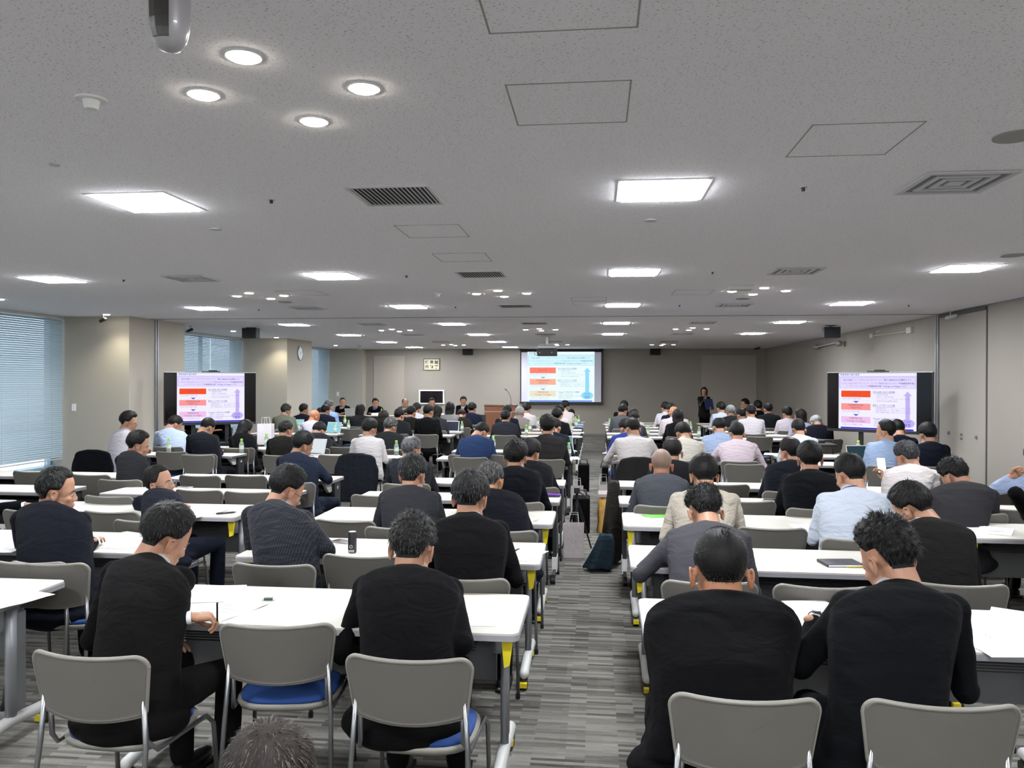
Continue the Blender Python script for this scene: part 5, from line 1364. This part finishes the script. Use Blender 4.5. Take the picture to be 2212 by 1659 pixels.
# ================================================================== EMPTY CHAIRS
for px, py, rz, w in (
    (600, 1343, 8, 'empty blue-seated chair between the two nearest sitters on the left'),
    (107, 1212, 0, 'empty grey chair under the far left sitter in navy, behind the nearest left table'),
    (782, 1197, -3, 'empty grey chair left of the tousled grey head, behind the nearest table'),
    (1778, 1262, -2, 'empty grey chair between the two nearest sitters on the right'),
    (240, 1103, -2, 'empty grey chair left of the navy sitter looking up, third row'),
    (68, 1100, 0, 'empty grey chair just behind the far left sitter in navy'),
    (745, 1122, -6, 'empty grey chair at the table with the painted orange reflection, turned slightly'),
    (1667, 1138, -1, 'empty grey chair between the beige shirt and the light blue shirt'),
    (430, 1057, -3, 'empty grey chair at the fourth row table, left of two'),
    (537, 1061, -3, 'empty grey chair at the fourth row table, right of two'),
    (432, 1026, -3, 'empty grey chair at the fifth row table, left of two'),
    (531, 1026, -3, 'empty grey chair at the fifth row table, right of two'),
    (427, 982, 0, 'empty grey chair in front of the bowed charcoal-navy sitter'),
    (371, 975, 0, 'empty grey chair beside the dark jacket on a chair near the blinds'),
    (236, 1070, -4, 'empty grey chair between the far left sitter and the navy one, row behind'),
    (195, 1024, -3, 'empty grey chair left of the charcoal suit by the blinds'),
    (70, 1017, -3, 'empty grey chair below the left blinds'),
    (815, 1068, 0, 'empty grey chair at the left end of the fourth row table by the aisle block'),
    (1608, 1002, 1, 'empty grey chair behind the pale pink shirt'),
    (1566, 1045, 1, 'empty grey chair right of the sitter with the thinning crown'),
    (1614, 1081, 1, 'empty grey chair right of the beige shirt, one row ahead'),
    (1005, 982, 0, 'empty grey chair pushed in below the bowed blue suit'),
    (1189, 992, 0, None), (724, 982, 0, 'empty grey chair between the blue strap and the dark jacket chair'),
    (1641, 943, 1, 'empty grey chair with a blue seat in the right block, eighth row'),
    (1791, 948, 1, 'empty grey chair beside the bowed grey-haired sitter in navy'),
    (2190, 1098, 0, 'empty grey chair cut by the right edge, between two table rows'),
    (2128, 1062, 0, 'empty grey chair right of the dark grey suit by the wall'),
    (574, 950, 0, 'empty grey chair beside the white shopping bag'), (757, 926, 0, 'empty grey chair at the left block, behind a bottle'), (762, 914, 0, 'empty grey chair left of the black bob, far left block'), 
    (745, 965, 0, 'empty grey chair left of the off-white shirt, pushed in'), (870, 970, 0, 'empty grey chair behind the bottle near the grey-haired sitter'),
    (505, 967, 0, 'empty grey chair behind the sixth row left table end'), (1096, 982, 0, 'empty grey chair right of the bowed blue suit'), (1700, 926, 0, 'small empty grey chair before the pale pink-white shirt')):
    if w is None: continue
    p = at(px, py, z=CHX); chair(p.x, p.y, R_(rz), w)

# ---- jackets hung on chairs
def coat(x, y, col, w, seed=0, long_=0):
    b = MB(); sd = Vector((seed, seed*2, 0))
    b.tube([(-.19, 0, .775), (-.07, -.008, .805), (.07, -.008, .805), (.19, 0, .775)], [.040, .036, .036, .040], 12, round_=True)
    rs = []
    for z, wd, yc, d in ((.80, .20, -.012, .035), (.70, .235, -.03, .040), (.55, .245, -.06, .045), (.40, .25, -.08, .05), (.28-long_, .255, -.09, .055)):
        rs.append([(wd*math.copysign(abs(math.cos(a))**.7, math.cos(a)), yc + d*math.sin(a), z) for a in np.linspace(0, 2*PI, 25)[:-1]])
    b.rings(rs)
    for s in (-1, 1): b.tube([(s*.20, .0, .76), (s*.245, .0, .62), (s*.25, -.02, .46), (s*.235, -.03, .34)], [.045, .048, .042, .036], 12, round_=True)
    b.tube([(-.06, -.02, .80), (0, -.03, .815), (.06, -.02, .80)], .022, 10, round_=True)
    g = remesh(b, .012, 3); V = g.verts()
    for i in range(len(V)):
        x_, y_, z_ = V[i]; V[i, 1] += .010*noise.noise(Vector((x_*22, y_*3, z_*3)) + sd) ; V[i, 0] += .006*noise.noise(Vector((x_*6, 5, z_*14)) + sd)
    m = MB(); m.add(V, g.f); tag(m.build('jacket', mat_cloth(col), None, True, loc=(x, y, 0)), w, 'jacket', 'jackets hung on chair backs')
coat(-3.05, 9.72, '#252830', 'dark charcoal jacket hung over the chair of the off-white shirt', 1, .05)
coat(-6.66, 9.74, '#15161e', 'dark navy jacket hung over a chair by the left blinds', 2)
coat(.52, 9.70, '#2c2a2a', 'dark brown-grey jacket hung over a chair right of the aisle', 3, .1)
def drape(z0, z1, w0, w1, d0, d1, folds, sx=0, seed=0):
    """hanging or slumped cloth with folds running down it"""
    rs = []; n = 12
    for i in range(n+1):
        t_ = i/n; z = z0 + (z1-z0)*t_; w_ = w0 + (w1-w0)*t_**.7; d_ = d0 + (d1-d0)*t_**.7
        rs.append([((w_ + .018*t_*math.sin(folds*a + seed + 2*t_))*math.cos(a) + sx*t_**1.5, (d_ + .022*t_*math.cos(folds*a*.8 + seed))*math.sin(a), z + .012*math.sin(3*a)*(1 if i in (0, n) else 0)) for a in np.linspace(0, 2*PI, 37)[:-1]])
    b = MB(); b.rings(rs[::-1]); return remesh(b, .011, 2)
tag(drape(.80, .05, .05, .10, .10, .26, 7, -.04).build('coat', mat_cloth('#34302e'), None, True, loc=(.17, 7.62, 0)), 'dark coat hanging down beside the aisle at a table end, reaching the floor', 'coat')
tag(drape(.34, .03, .06, .13, .05, .12, 5, -.08, 2).build('bag', mat_cloth('#2b3a44'), None, True, loc=(.09, 7.32, 0)), 'slumped dark teal bag on the floor beside the hanging coat', 'bag')

# ================================================================== THINGS ON TABLES
m_paper = mat('paper', '#f1f0f2', .7)
m_ink = mat('ink', '#8a8a92', .8)
def paper(px, py, w, rz=0, n=1, W=.21, D=.297, lines=True, curl=0, hdr=None, z0=.7205, cat='paper', mt=None):
    p = snap(at(px, py, z=z0), .02, .08)
    t = thing('paper_sheet' if n < 4 else 'paper_stack', w, cat, (p.x, p.y, z0), R_(rz), 'printed papers on the tables')
    hgt = .0006*n + .0004
    b = MB(); k = 8; V = []; F = []
    for i in range(k+1):
        for j in range(2):
            yy = -D/2 + D*i/k; zz = hgt + curl*max(0, (i/k-.5))**2 + .0015*math.sin(i*1.1)
            V += [(-W/2 + W*j, yy, zz), ]
    n0 = len(V); V += [(a, c, d-hgt*.9) for a, c, d in V]
    for i in range(k):
        a = 2*i; F += [(a, a+1, a+3, a+2), (n0+a, n0+a+2, n0+a+3, n0+a+1), (a, a+2, n0+a+2, n0+a), (a+1, n0+a+1, n0+a+3, a+3)]
    F += [(0, n0, n0+1, 1), (2*k, 2*k+1, n0+2*k+1, n0+2*k)]
    b.add(V, F); b.build('sheet', mt or m_paper, t)
    if lines:
        b = MB(); r = random.Random(px)
        for i in range(11):
            y = D*.38 - i*D*.07; l = W*(.35 + .45*r.random())
            zz = hgt + .0012 + curl*max(0, ((y+D/2)/D-.5))**2 + .0015*math.sin((y+D/2)/D*8*1.1)
            if r.random() < .85: b.box(-W*.4, -W*.4 + l, y-.0014, y+.0014, zz, zz+.0003)
        b.build('printing', m_ink, t)
    return t
def folder(px, py, w, col, rz=0, W=.22, D=.31, h=.006):
    p = snap(at(px, py, z=.72), .08, .1); o = bevel(MB().box(-W/2, W/2, -D/2, D/2, .0005, h).build('folder', mat('folder'+col, col, .5), loc=(p.x, p.y, .72), rz=R_(rz)), .002); tag(o, w, 'folder')
PAPERS = [
 (492, 1318, 'printed paper being written on by the nearest left sitter', -20), (470, 1283, 'second sheet with a drawn circle above the writing hand', 12), (1024, 1330, 'white sheet sticking out right of the nearest central sitter', 4),
 (50, 1297, 'printed paper on the nearest left table', -18), (255, 1160, 'printed paper right of the far left navy sitter', -20), (280, 1175, 'second overlapping paper right of the far left navy sitter', -8), (20, 1183, 'printed paper at the left edge on the second row table', 5),
 (1128, 1198, 'printed paper overhanging the table corner by the aisle', -22), (678, 1186, 'white paper under the elbow of the pinstriped sitter', 8), (444, 1106, 'open white booklet on the third row table', -24), (424, 1112, 'second page of the white booklet on the third row table', -12),
 (1402, 1127, 'printed paper by the aisle on the third row table, right block', -24), (1765, 1318, 'paper under the hands with the wristwatch', 10), (2165, 1368, 'printed paper at the right edge on the nearest table', -18), (2150, 1392, 'overlapping paper at the right edge, nearer one', 6), (2195, 1340, 'overlapping paper at the right edge, farther one', -30),
 (1750, 1143, 'printed sheet left of the light blue shirt', 4), (2150, 1147, 'printed paper before the right edge on the third row table', -30), (2165, 1075, 'sheets on the table by the right wall, farther row', -20),
 (1640, 1052, 'white paper by the glasses on the fifth row table', -10), (1116, 1126, 'white sheet at the aisle end of the third row table', -30), (1168, 1070, 'white paper under the purple case', -20), (1192, 1043, 'white sheet on the aisle end of the fifth row table', 0), (972, 1040, 'white sheet left of the black suit on the fifth row table', 4),
 (700, 1034, 'white paper beside the elbow of the blue-strapped sitter', -16), (502, 983, 'paper beside the bottle on the sixth row left table', 0), (885, 988, 'white paper right of the bottle, sixth row', 0), (1078, 975, 'open curled booklet right of the bowed blue suit', -20), (1650, 978, 'papers with a green edge at the table corner, right block', -14),
 (1100, 990, 'white paper near the bottle at the sixth row', 10), (1237, 990, 'white paper on the aisle end of the sixth row table', 4), (1328, 992, 'white paper at the aisle end of the right sixth row table', -10), (1318, 978, 'white paper at the aisle end of the right seventh row table', -14),
 (1425, 938, 'stack of papers in front of the cream pinstriped shirt', 20), (1385, 938, 'fanned papers left of the stack in the right block', -20), (1335, 930, 'crumpled white papers at the aisle end, right block', 30), (1312, 915, 'pale papers on the far table corner by the aisle', 10), (1245, 946, 'paper on the eighth row table at the aisle', 0), (1250, 935, 'paper on the ninth row table at the aisle', 0),
 (1135, 926, 'white papers before the grey-haired beige jacket', 0), (745, 930, 'white paper beside the laptop hand, left block', 0), (760, 925, 'white booklet on the left block table end', -20), (1018, 927, 'papers beside the bottle left of the lectern', -10), (1105, 935, 'yellow-edged paper on the table by the charcoal suit', 0), (1675, 940, 'long paper with green edge on the right block table', 0), (1640, 934, 'white papers at the right block, ninth row', 0), (580, 966, 'white pages beside the writing hand, left block', 0), (790, 940, 'small white paper, left block eighth row', 0), (1090, 862+60, 'white paper on the ninth row table', 10)]
for i, q in enumerate(PAPERS): paper(*q, n=2+(i % 3), curl=.03 if 'curled' in q[2] or 'booklet' in q[2] else (.02 if i % 5 == 0 else 0))
m_green = '#5fae3a'
folder(1424, 1115, 'green folder behind the printed paper on the third row table', m_green, -70, .12, .24)
folder(1460, 936, 'black folder on the table in front of the cream pinstriped shirt', '#1a1a1e', 90, .12, .30)
folder(1250, 925, 'blue file on the table by the aisle under the screen', '#2a6cc0', 0, .2, .3); folder(1261, 912, 'light blue sheet on the farthest aisle table', '#9ed2e8', 0)
folder(1137, 934, 'yellow note pad on the table below the beige-grey jacket', '#d8d860', 0, .3, .1)
# notebook with a yellow bookmark
p = at(1815, 1219, z=.72); t = thing('notebook', 'black notebook with a yellow bookmark on the second row table', 'notebook', (p.x, p.y, .72), R_(8))
bevel(MB().box(-.105, .105, -.075, .075, .0, .016).build('cover', mat('notebook_black', '#1d1f26', .45), t), .003)
MB().box(-.10, .107, -.077, -.06, .004, .013).build('pages', m_paper, t); MB().box(.0, .10, -.085, -.073, .003, .006).build('bookmark', m_yel, t)
# pens, phones, can, eraser, case
def pen(px, py, w, rz, col='#14141a', L=.14, r=.005):
    p = snap(at(px, py, z=.72), .05, .05); t = thing('pen', w, 'pen', (p.x, p.y, .72+r+.001), R_(rz), 'pens on the tables'); MB().tube([(-L/2, 0, 0), (L/2-.02, 0, 0), (L/2, 0, 0)], [r, r, r*.3], 10).build('barrel', mat('pen'+col, col, .3), t, True); MB().box(-L/2+.01, -L/2+.05, -.0015, .0015, r, r+.002).build('clip', m_chrome, t)
pen(489, 1110, 'dark pen beside the white booklet, third row', 40, L=.15, r=.007); pen(1114, 1191, 'black pen standing out above the paper at the aisle corner', 70, L=.12, r=.006)
pen(1596, 1053, 'black pen and glasses case on the fifth row table', -30, r=.006); pen(1212, 991, 'dark pen on the sixth row table at the aisle', 0)
p = at(580, 1297, z=.72); t = thing('eraser', 'small white stick with printed letters on the nearest table', 'eraser', (p.x, p.y, .72), R_(8)); bevel(MB().box(-.030, .030, -.009, .009, 0, .012).build('body', m_white, t), .002)
MB().box(-.020, .022, -.0096, .0096, .002, .0128).build('sleeve', mat('sleeve_dark', '#3c4a44', .5), t)
def phone(px, py, w, rz, col='#3a3832'):
    p = at(px, py, z=.72); t = thing('smartphone', w, 'phone', (p.x, p.y, .72), R_(rz)); bevel(MB().box(-.036, .036, -.07, .07, 0, .009).build('case', m_lgrey, t), .003); MB().box(-.033, .033, -.062, .062, .0088, .0096).build('screen', mat('phone_glass', '#1b1a18', .1), t)
phone(740, 1171, 'smartphone lying beside the drink can', 62); phone(400, 1053, 'dark smartphone on the fourth row table', 70); phone(1665, 1082, 'smartphone on the table right of the beige shirt, left one', 70); phone(1682, 1083, 'dark phone on the table right of the beige shirt, right one', 20)
p = at(761, 1194, z=.72); t = thing('drink_can', 'slim dark grey drink can on the second row table', 'can', (p.x, p.y, .72))
m_can = mat('can_grey', '#4c4d4e', .3, metal=.6, var=(60, '#2a2a2c'))
b = MB(); rs = []
for r, z in ((.020, 0), (.026, .006), (.0265, .02), (.0265, .115), (.024, .125), (.0235, .128)): rs.append([(r*math.cos(2*PI*j/28), r*math.sin(2*PI*j/28), z) for j in range(28)])
b.rings(rs); b.build('body', m_can, t, True); b = MB().cyl((0, 0, .126), .0225, .003, 24); b.build('lid', m_chrome, t)
b = MB()
for i in range(9): b.box(-.018+.0045*i, -.018+.0045*i+.0015+.001*(i % 2), -.0272, -.0262, .008, .022)
b.build('bar_code', m_white, t); n = 20
b = MB(); b.tube([(.008*math.cos(a), -.0268, .042+.009*math.sin(a)) for a in np.linspace(0, 2*PI, n)], .0012, 5, cap=False); b.build('emblem', m_white, t)
p = at(1187, 1073, z=.72); t = thing('pencil_case', 'purple pencil case on the fourth row table by the aisle', 'pencil case', (p.x, p.y, .72), R_(-10)); b = MB(); b.tube([(-.09, 0, .018), (.09, 0, .018)], [.02, .017], 12, flat=(1.6, .8), round_=True); b.build('pouch', mat('purple', '#5a2f8a', .6), t, True); MB().box(-.09, .09, -.002, .002, .032, .036).build('zip', m_black, t)
# watch of the nearest right sitter
wr, fd, HB = PEOPLE[4]['hands'][0]; q = PEOPLE[4]
b = MB(); ring = [wr - fd*.005 + HB @ np.array([.033*math.cos(a), 0, .026*math.sin(a)]) for a in np.linspace(0, 2*PI, 21)]
b.tube([q['RB'] @ r for r in ring], .006, 8, cap=False); b.build('wristwatch_strap', mat('watch_blue', '#20304e', .3), q['root'], True)
x = MB().cyl((0, 0, .026), .017, .008, 18); y_ = MB(); y_.merge(x, q['RB'] @ HB, q['RB'] @ (wr - fd*.005)); y_.build('wristwatch_face', m_chrome, q['root'])

# ---- bottles
m_pet = mat('bottle_plastic', '#e8f0f0', .08, trans=.75, spec=.5); m_cap = mat('cap_green', '#8fe024', .4); m_lab = mat('bottle_label', '#dfe6e2', .5, var=(30, '#9fc890'))
bt0 = None
def bottle(px, py, w):
    """px, py: the foot of the bottle"""
    global bt0
    p = snap(at(px, py, z=.72), .04, .04)
    if bt0 is None:
        bt0 = thing('water_bottle', w, 'bottle', (p.x, p.y, .7205), group='green-capped water bottles on the tables')
        rs = []
        for r, z in ((.026, 0), (.032, .006), (.032, .05), (.030, .055), (.032, .06), (.032, .125), (.028, .145), (.016, .172), (.013, .178), (.013, .19)): rs.append([(r*math.cos(2*PI*j/20), r*math.sin(2*PI*j/20), z) for j in range(20)])
        MB().rings(rs).build('body', m_pet, bt0, True); MB().cyl((0, 0, .06), .0328, .055, 20).build('label', m_lab, bt0); MB().cyl((0, 0, .182), .0175, .026, 16).build('cap', m_cap, bt0)
    else: dup(bt0, (p.x, p.y, .7205), 0, w)
for px, py, w in ((372, 976, 'in front of the pale blue shirt, left block'), (528, 978, 'at the end of the sixth row left table'), (592, 962, 'behind the chair beside the white bag'), (639, 932, 'left of the bald laptop user'), (730, 935, 'beside the hand at the open laptop'), (745, 917, 'behind the pair of navy suits'), (760, 928, 'at the end of the left block table with the booklet'), (799, 902, 'right of the black bob'),
    (896, 931, 'left of the black suit set back from its table'), (1001, 931, 'left of the lectern, nearest of four'), (1014, 923, 'left of the lectern, second of four'), (1031, 917, 'left of the lectern, third of four'), (1051, 911, 'in front of the lectern, left one'), (1057, 908, 'in front of the lectern, right one'), (858, 983, 'left of the grey head with glasses'),
    (1069, 969, 'right of the bowed blue suit, farther one'), (1057, 985, 'right of the bowed blue suit, nearer one'), (1137, 941, 'below the beige-grey jacket'), (1146, 932, 'right of the beige-grey jacket'), (1161, 921, 'under the projection screen, left'), (1227, 972, 'by the aisle right of the spiky hair, farther one'), (1229, 988, 'by the aisle right of the spiky hair, nearer one'),
    (1235, 932, 'by the aisle beside the black suit'), (1244, 925, 'by the aisle, second beyond the black suit'), (1243, 919, 'by the aisle, third beyond the black suit'), (1250, 915, 'by the aisle on the farthest tables'), (1317, 925, 'right of the aisle near the far corner'), (1510, 945, 'right of the cream pinstriped shirt'), (1400, 944, 'between royal blue suit and papers'), (1492, 932, 'behind the bowed cream shirt'), (1654, 944, 'beside the empty blue-seated chair'), (1830, 976, 'left of the dark laptop by the right television'), (1180, 912, 'under the projection screen, right'), (866, 905, 'between dark suits in the left block'), (1028, 896, 'beside the last speaker on the front table')):
    bottle(px, py, 'green-capped water bottle ' + w)

# ---- laptops
def laptop(px, py, w, rz, scr, rzflip=False, tilt=18, W=.32, shell=None, s=1.0):
    p = snap(at(px, py, z=.72), .1, .13); t = thing('laptop', w, 'laptop', (p.x, p.y, .72), R_(rz), 'open laptops'); sm = shell or m_lgrey
    bevel(MB().box(-W/2, W/2, -.11, .11, 0, .014).build('base', sm, t), .003); MB().box(-W/2+.02, W/2-.02, -.02, .09, .0135, .0155).build('keyboard', m_black, t)
    M = rotm(rx=-R_(tilt)); l = MB(); l.box(-W/2, W/2, 0, .008, 0, .215, M=M, t=(0, .11, .012)); lo = l.build('lid', sm, t)
    MB().box(-W/2+.01, W/2-.01, -.002, .0, .012, .205, M=M, t=(0, .11, .012)).build('screen', scr, lo)
e_w = emis('laptop_white', '#e3ebf2', .85); e_b = emis('laptop_blue', '#9fdcee', .8); e_t = emis('laptop_teal', '#3c5a66', .5); e_s = emis('laptop_sky', '#8fb4cc', .6)
laptop(687, 978, 'open laptop with a bright white page before the blue-strapped sitter', -18, e_w); laptop(716, 936, 'open laptop with a light blue page beside the bowed grey suit', -14, e_b)
laptop(646, 927, 'open laptop with a pale blue page before the bald sitter', 0, e_b); laptop(969, 935, 'tablet-like laptop with dark screen beside the black suit', -6, mat('tablet_dark', '#2b2f3c', .2), W=.27, shell=m_white)
laptop(1582, 928, 'open laptop with a blue page beside the checked shirt', 4, e_s); laptop(1853, 996, 'open laptop with a dark teal screen by the right television', 10, e_t, W=.34)
laptop(743, 899.5, 'silver laptop seen from its lid in front of the first speaker', 180, e_w); laptop(1040, 917, 'dark laptop on the table left of the lectern', 10, mat('tablet_dark2', '#15161c', .2), shell=m_black); laptop(1222, 975, 'laptop with a blue-white edge right of the spiky hair', 16, e_s, W=.30)
# name boards and phones of the front table
for px, w in ((900, 'third speaker'), (811, 'second speaker'), (960, 'fourth speaker')):
    p = snap(at(px-8, 899, z=.72)); t = MB().prism([(-.06, 0), (.06, 0), (0, .08)], -.10, .10, M=rotm(rz=PI/2) @ rotm(rx=PI/2), t=(0, 0, .001)); tag(t.build('name_card', m_paper, loc=(p.x, p.y, .72)), 'small white folded card in front of the '+w, 'card')
# hand-held things
def held(info, side, name, build, w, cat):
    wr, fd, HB = info['hands'][side]; RB = info['RB']; b, m = build(); x = MB(); x.merge(b, RB @ HB, RB @ (wr + fd*.07))
    o = x.build(name, m, None, True); r = info['root']; o.location = r.location; tag(o, w, cat)
# microphone and folder of the standing host
RB = HOST['RB']; wr, fd, HB = HOST['hands'][1]; base = np.array(HOST['root'].location)
hp_ = RB @ (wr + fd*.07); mouth = RB @ (HOST['pv'] + np.array([0, .125, .02]))
d = mouth-hp_; d /= np.linalg.norm(d)
t = thing('microphone', 'black hand microphone held at the mouth by the standing host', 'microphone', tuple(base)); MB().tube([hp_ - d*.08, hp_ + d*.10], [.011, .014], 10, round_=True).build('handle', m_black, t, True); MB().ell(hp_ + d*.13, (.024, .024, .026), 12, 8).build('head', mat('mic_mesh', '#33333a', .4, metal=.6), t, True)
wr, fd, HB = HOST['hands'][0]; c = RB @ (wr + fd*.06)
tag(MB().box(-.125, .125, -.008, .008, -.06, .25, M=rotm(rz=R_(20), rx=R_(-20)), t=tuple(c + np.array([0, -.03, 0]))).build('clip_folder', mat('folder_navy', '#1e2c52', .5), loc=tuple(base)), 'dark blue folder held by the standing host', 'folder')
# phone of the sitter in off-white
q = [i for i in PEOPLE if 'holding a phone' in i['root']['label']][0]
wr, fd, HB = q['hands'][0]; x = MB().box(-.036, .036, -.07, .07, -.004, .004, M=rotm(rx=R_(70))); y_ = MB(); y_.merge(x, q['RB'], q['RB'] @ (wr + fd*.09 + np.array([0, .0, .04])))
tag(y_.build('smartphone', m_white, loc=tuple(q['root'].location)), 'white smartphone held up by the off-white shirt', 'phone')
# pen in the nearest writer's hand
for k, w in ((1, 'pen held by the nearest left sitter while writing'),):
    q = PEOPLE[k]; wr, fd, HB = q['hands'][1]; c = q['RB'] @ (wr + fd*.10 + np.array([0, 0, -.01]))
    tag(MB().tube([c + np.array([-.01, .03, -.045]), c + np.array([.03, -.05, .07])], .004, 8).build('pen', m_black, loc=tuple(q['root'].location)), w, 'pen')

# ---- bags
def satchel(px, py, Y, w, col, W=.34, Dp=.14, Hh=.30, handles=True, z=0, rz=0, cat='bag'):
    p = at(px, py, Y=Y); t = thing('briefcase', w, cat, (p.x, Y, z), R_(rz)); g = remesh(MB().box(-W/2, W/2, -Dp/2, Dp/2, .0, Hh).ell((0, 0, Hh*.45), (W*.46, Dp*.62, Hh*.42)), .012, 4); g.build('body', mat_cloth(col), t, True)
    if handles:
        for s in (-1, 1): MB().tube([(-.07, s*.03, Hh-.02), (-.05, s*.03, Hh+.08), (.05, s*.03, Hh+.08), (.07, s*.03, Hh-.02)], .008, 8).build('handle', m_black, t, True)
def paperbag(px, Y, w, W=.26, Hh=.34, Dp=.10, z=0, rz=0, col='#c9bfc0', open_=True):
    p = at(px, 1000, Y=Y); t = thing('paper_bag', w, 'bag', (p.x, Y, z), R_(rz)); b = MB(); w2, d2 = W/2, Dp/2
    rs = [[(-w2, -d2, 0), (w2, -d2, 0), (w2, d2, 0), (-w2, d2, 0)], [(-w2, -d2, Hh), (w2, -d2, Hh*.98), (w2, d2, Hh), (-w2, d2, Hh*.99)]]
    b.rings(rs, cap=False); b.add(rs[0], [(3, 2, 1, 0)]); o = b.build('bag_body', mat('paper_bag'+col, col, .8, bump=(9, .5, .02)), t); m = o.modifiers.new('s', 'SOLIDIFY'); m.thickness = .003
    for s in (-1, 1): MB().tube([(-.05, s*d2, Hh-.02), (-.04, s*d2, Hh+.10), (.04, s*d2, Hh+.10), (.05, s*d2, Hh-.02)], .003, 6).build('handle', mat('string', '#d8d4d0', .7), t)
satchel(1256, 1020, 9.25, 'black soft briefcase standing in the aisle at the left table ends', '#0e0e10', .20, .32, .40)
satchel(1261, 985, 12.7, 'black backpack in the aisle beyond the briefcase', '#101012', .18, .30, .42, True)
satchel(1307, 960, 12.6, 'black bag at the right table end, far along the aisle', '#111114', .10, .28, .40, True)
paperbag(1240, 7.85, 'pale pinkish-white paper bag on the aisle floor under the tripod', .20, .34, .12)
paperbag(1247, 10.6, 'small white paper bag beyond the black briefcase', .16, .34, .22)
paperbag(1303, 10.55, 'grey-white paper bag at the right table end', .11, .40, .30, col='#b9b4b4')
paperbag(574, 12.2, 'white shopping bag right of the left television', .24, .34, .12, z=.72, col='#d5cfd3')
g = MB(); rs = []
for z, w_, d_ in ((0, .12, .20), (.10, .115, .19), (.24, .10, .18), (.36, .11, .17), (.42, .09, .15)): rs.append([(w_*math.copysign(abs(math.cos(a))**.6, math.cos(a)) + .01*math.sin(z*20), d_*math.copysign(abs(math.sin(a))**.6, math.sin(a)), z) for a in np.linspace(0, 2*PI, 25)[:-1]])
g.rings(rs); g = remesh(g, .012, 2); p = at(1311, 1020, Y=9.3); t = thing('cloth_bag', 'ochre yellow bag with pale flap at the right table end', 'bag', (p.x-.0, 9.3, 0)); g.build('body', mat('ochre', '#a8803c', .8, bump=(14, .8, .03)), t, True)
MB().box(-.10, .10, -.17, .16, .415, .45).build('flap', mat('flap_grey', '#8d8280', .8), t)
# small table behind the left television
p = at(500, 930, Y=13.9)
t = thing('equipment_table', 'small dark table with equipment behind the left television', 'table', (-6.0, 14.3, 0)); MB().box(-.6, .6, -.25, .25, .70, .72).build('top', m_dgrey, t)
for x in (-.55, .55):
    for y in (-.2, .2): MB().box(x-.02, x+.02, y-.02, y+.02, 0, .70).build('leg', m_dgrey, t)
t = thing('desk_lamp_arm', 'tilted silver arm with a round white end on the equipment table', 'equipment', (-6.0, 14.2, .72)); MB().tube([(-.16, 0, .02), (.12, 0, .16)], .02, 10).build('arm', m_alu, t, True); MB().ell((.15, 0, .18), (.05, .05, .05), 14, 9).build('end', m_white, t, True); MB().cyl((-.16, 0, 0), .06, .02, 18).build('foot', m_black, t)
# stand of dark devices near the right television
p = at(1840, 956, Y=11.0)
t = thing('music_stand', 'low black tray stand in front of the right wall', 'stand', (3.25, 12.3, 0)); bevel(MB().box(-.30, .32, -.20, .2, .80, .83).build('tray', m_black, t), .01); MB().box(-.15, .2, .02, .14, .83, .87).build('device', m_black, t); MB().tube([(0, 0, .04), (0, 0, .80)], .02, 10).build('post', m_black, t)
b = MB()
for a in (0, 120, 240): b.tube([(0, 0, .06), (.28*math.cos(R_(a)), .28*math.sin(R_(a)), .012)], .012, 8)
b.build('feet', m_black, t)
# tripod in the aisle
t = thing('tripod', 'folded black camera tripod with spread short legs in the aisle', 'tripod', (-.20, 8.15, 0))
MB().tube([(0, 0, .35), (0, 0, .62)], .014, 10).build('centre_column', m_black, t)
for k, a in enumerate((35, 150, 265)):
    c, s_ = math.cos(R_(a)), math.sin(R_(a)); l = MB(); l.tube([(0, 0, .52), (c*.09, s_*.09, .28)], .014, 8); l.tube([(c*.09, s_*.09, .28), (c*.18, s_*.18, .008)], .009, 8); l.build('leg', m_black, t)
bevel(MB().box(-.03, .03, -.04, .04, .60, .66).build('head', m_black, t), .005); MB().tube([(0, -.02, .63), (.12, -.08, .56)], .008, 8).build('pan_handle', m_black, t)
# orange reflection in the third row table, painted as a thin flat patch
tag(MB().ell((0, 0, .0006), (.075, .03, .0006), 20, 5).build('orange_reflection', mat('reflection_orange', '#f0c8a8', .5), loc=tuple(at(753, 1111, z=.72))), 'faint orange reflection painted on the white table of the empty chair', 'mark')
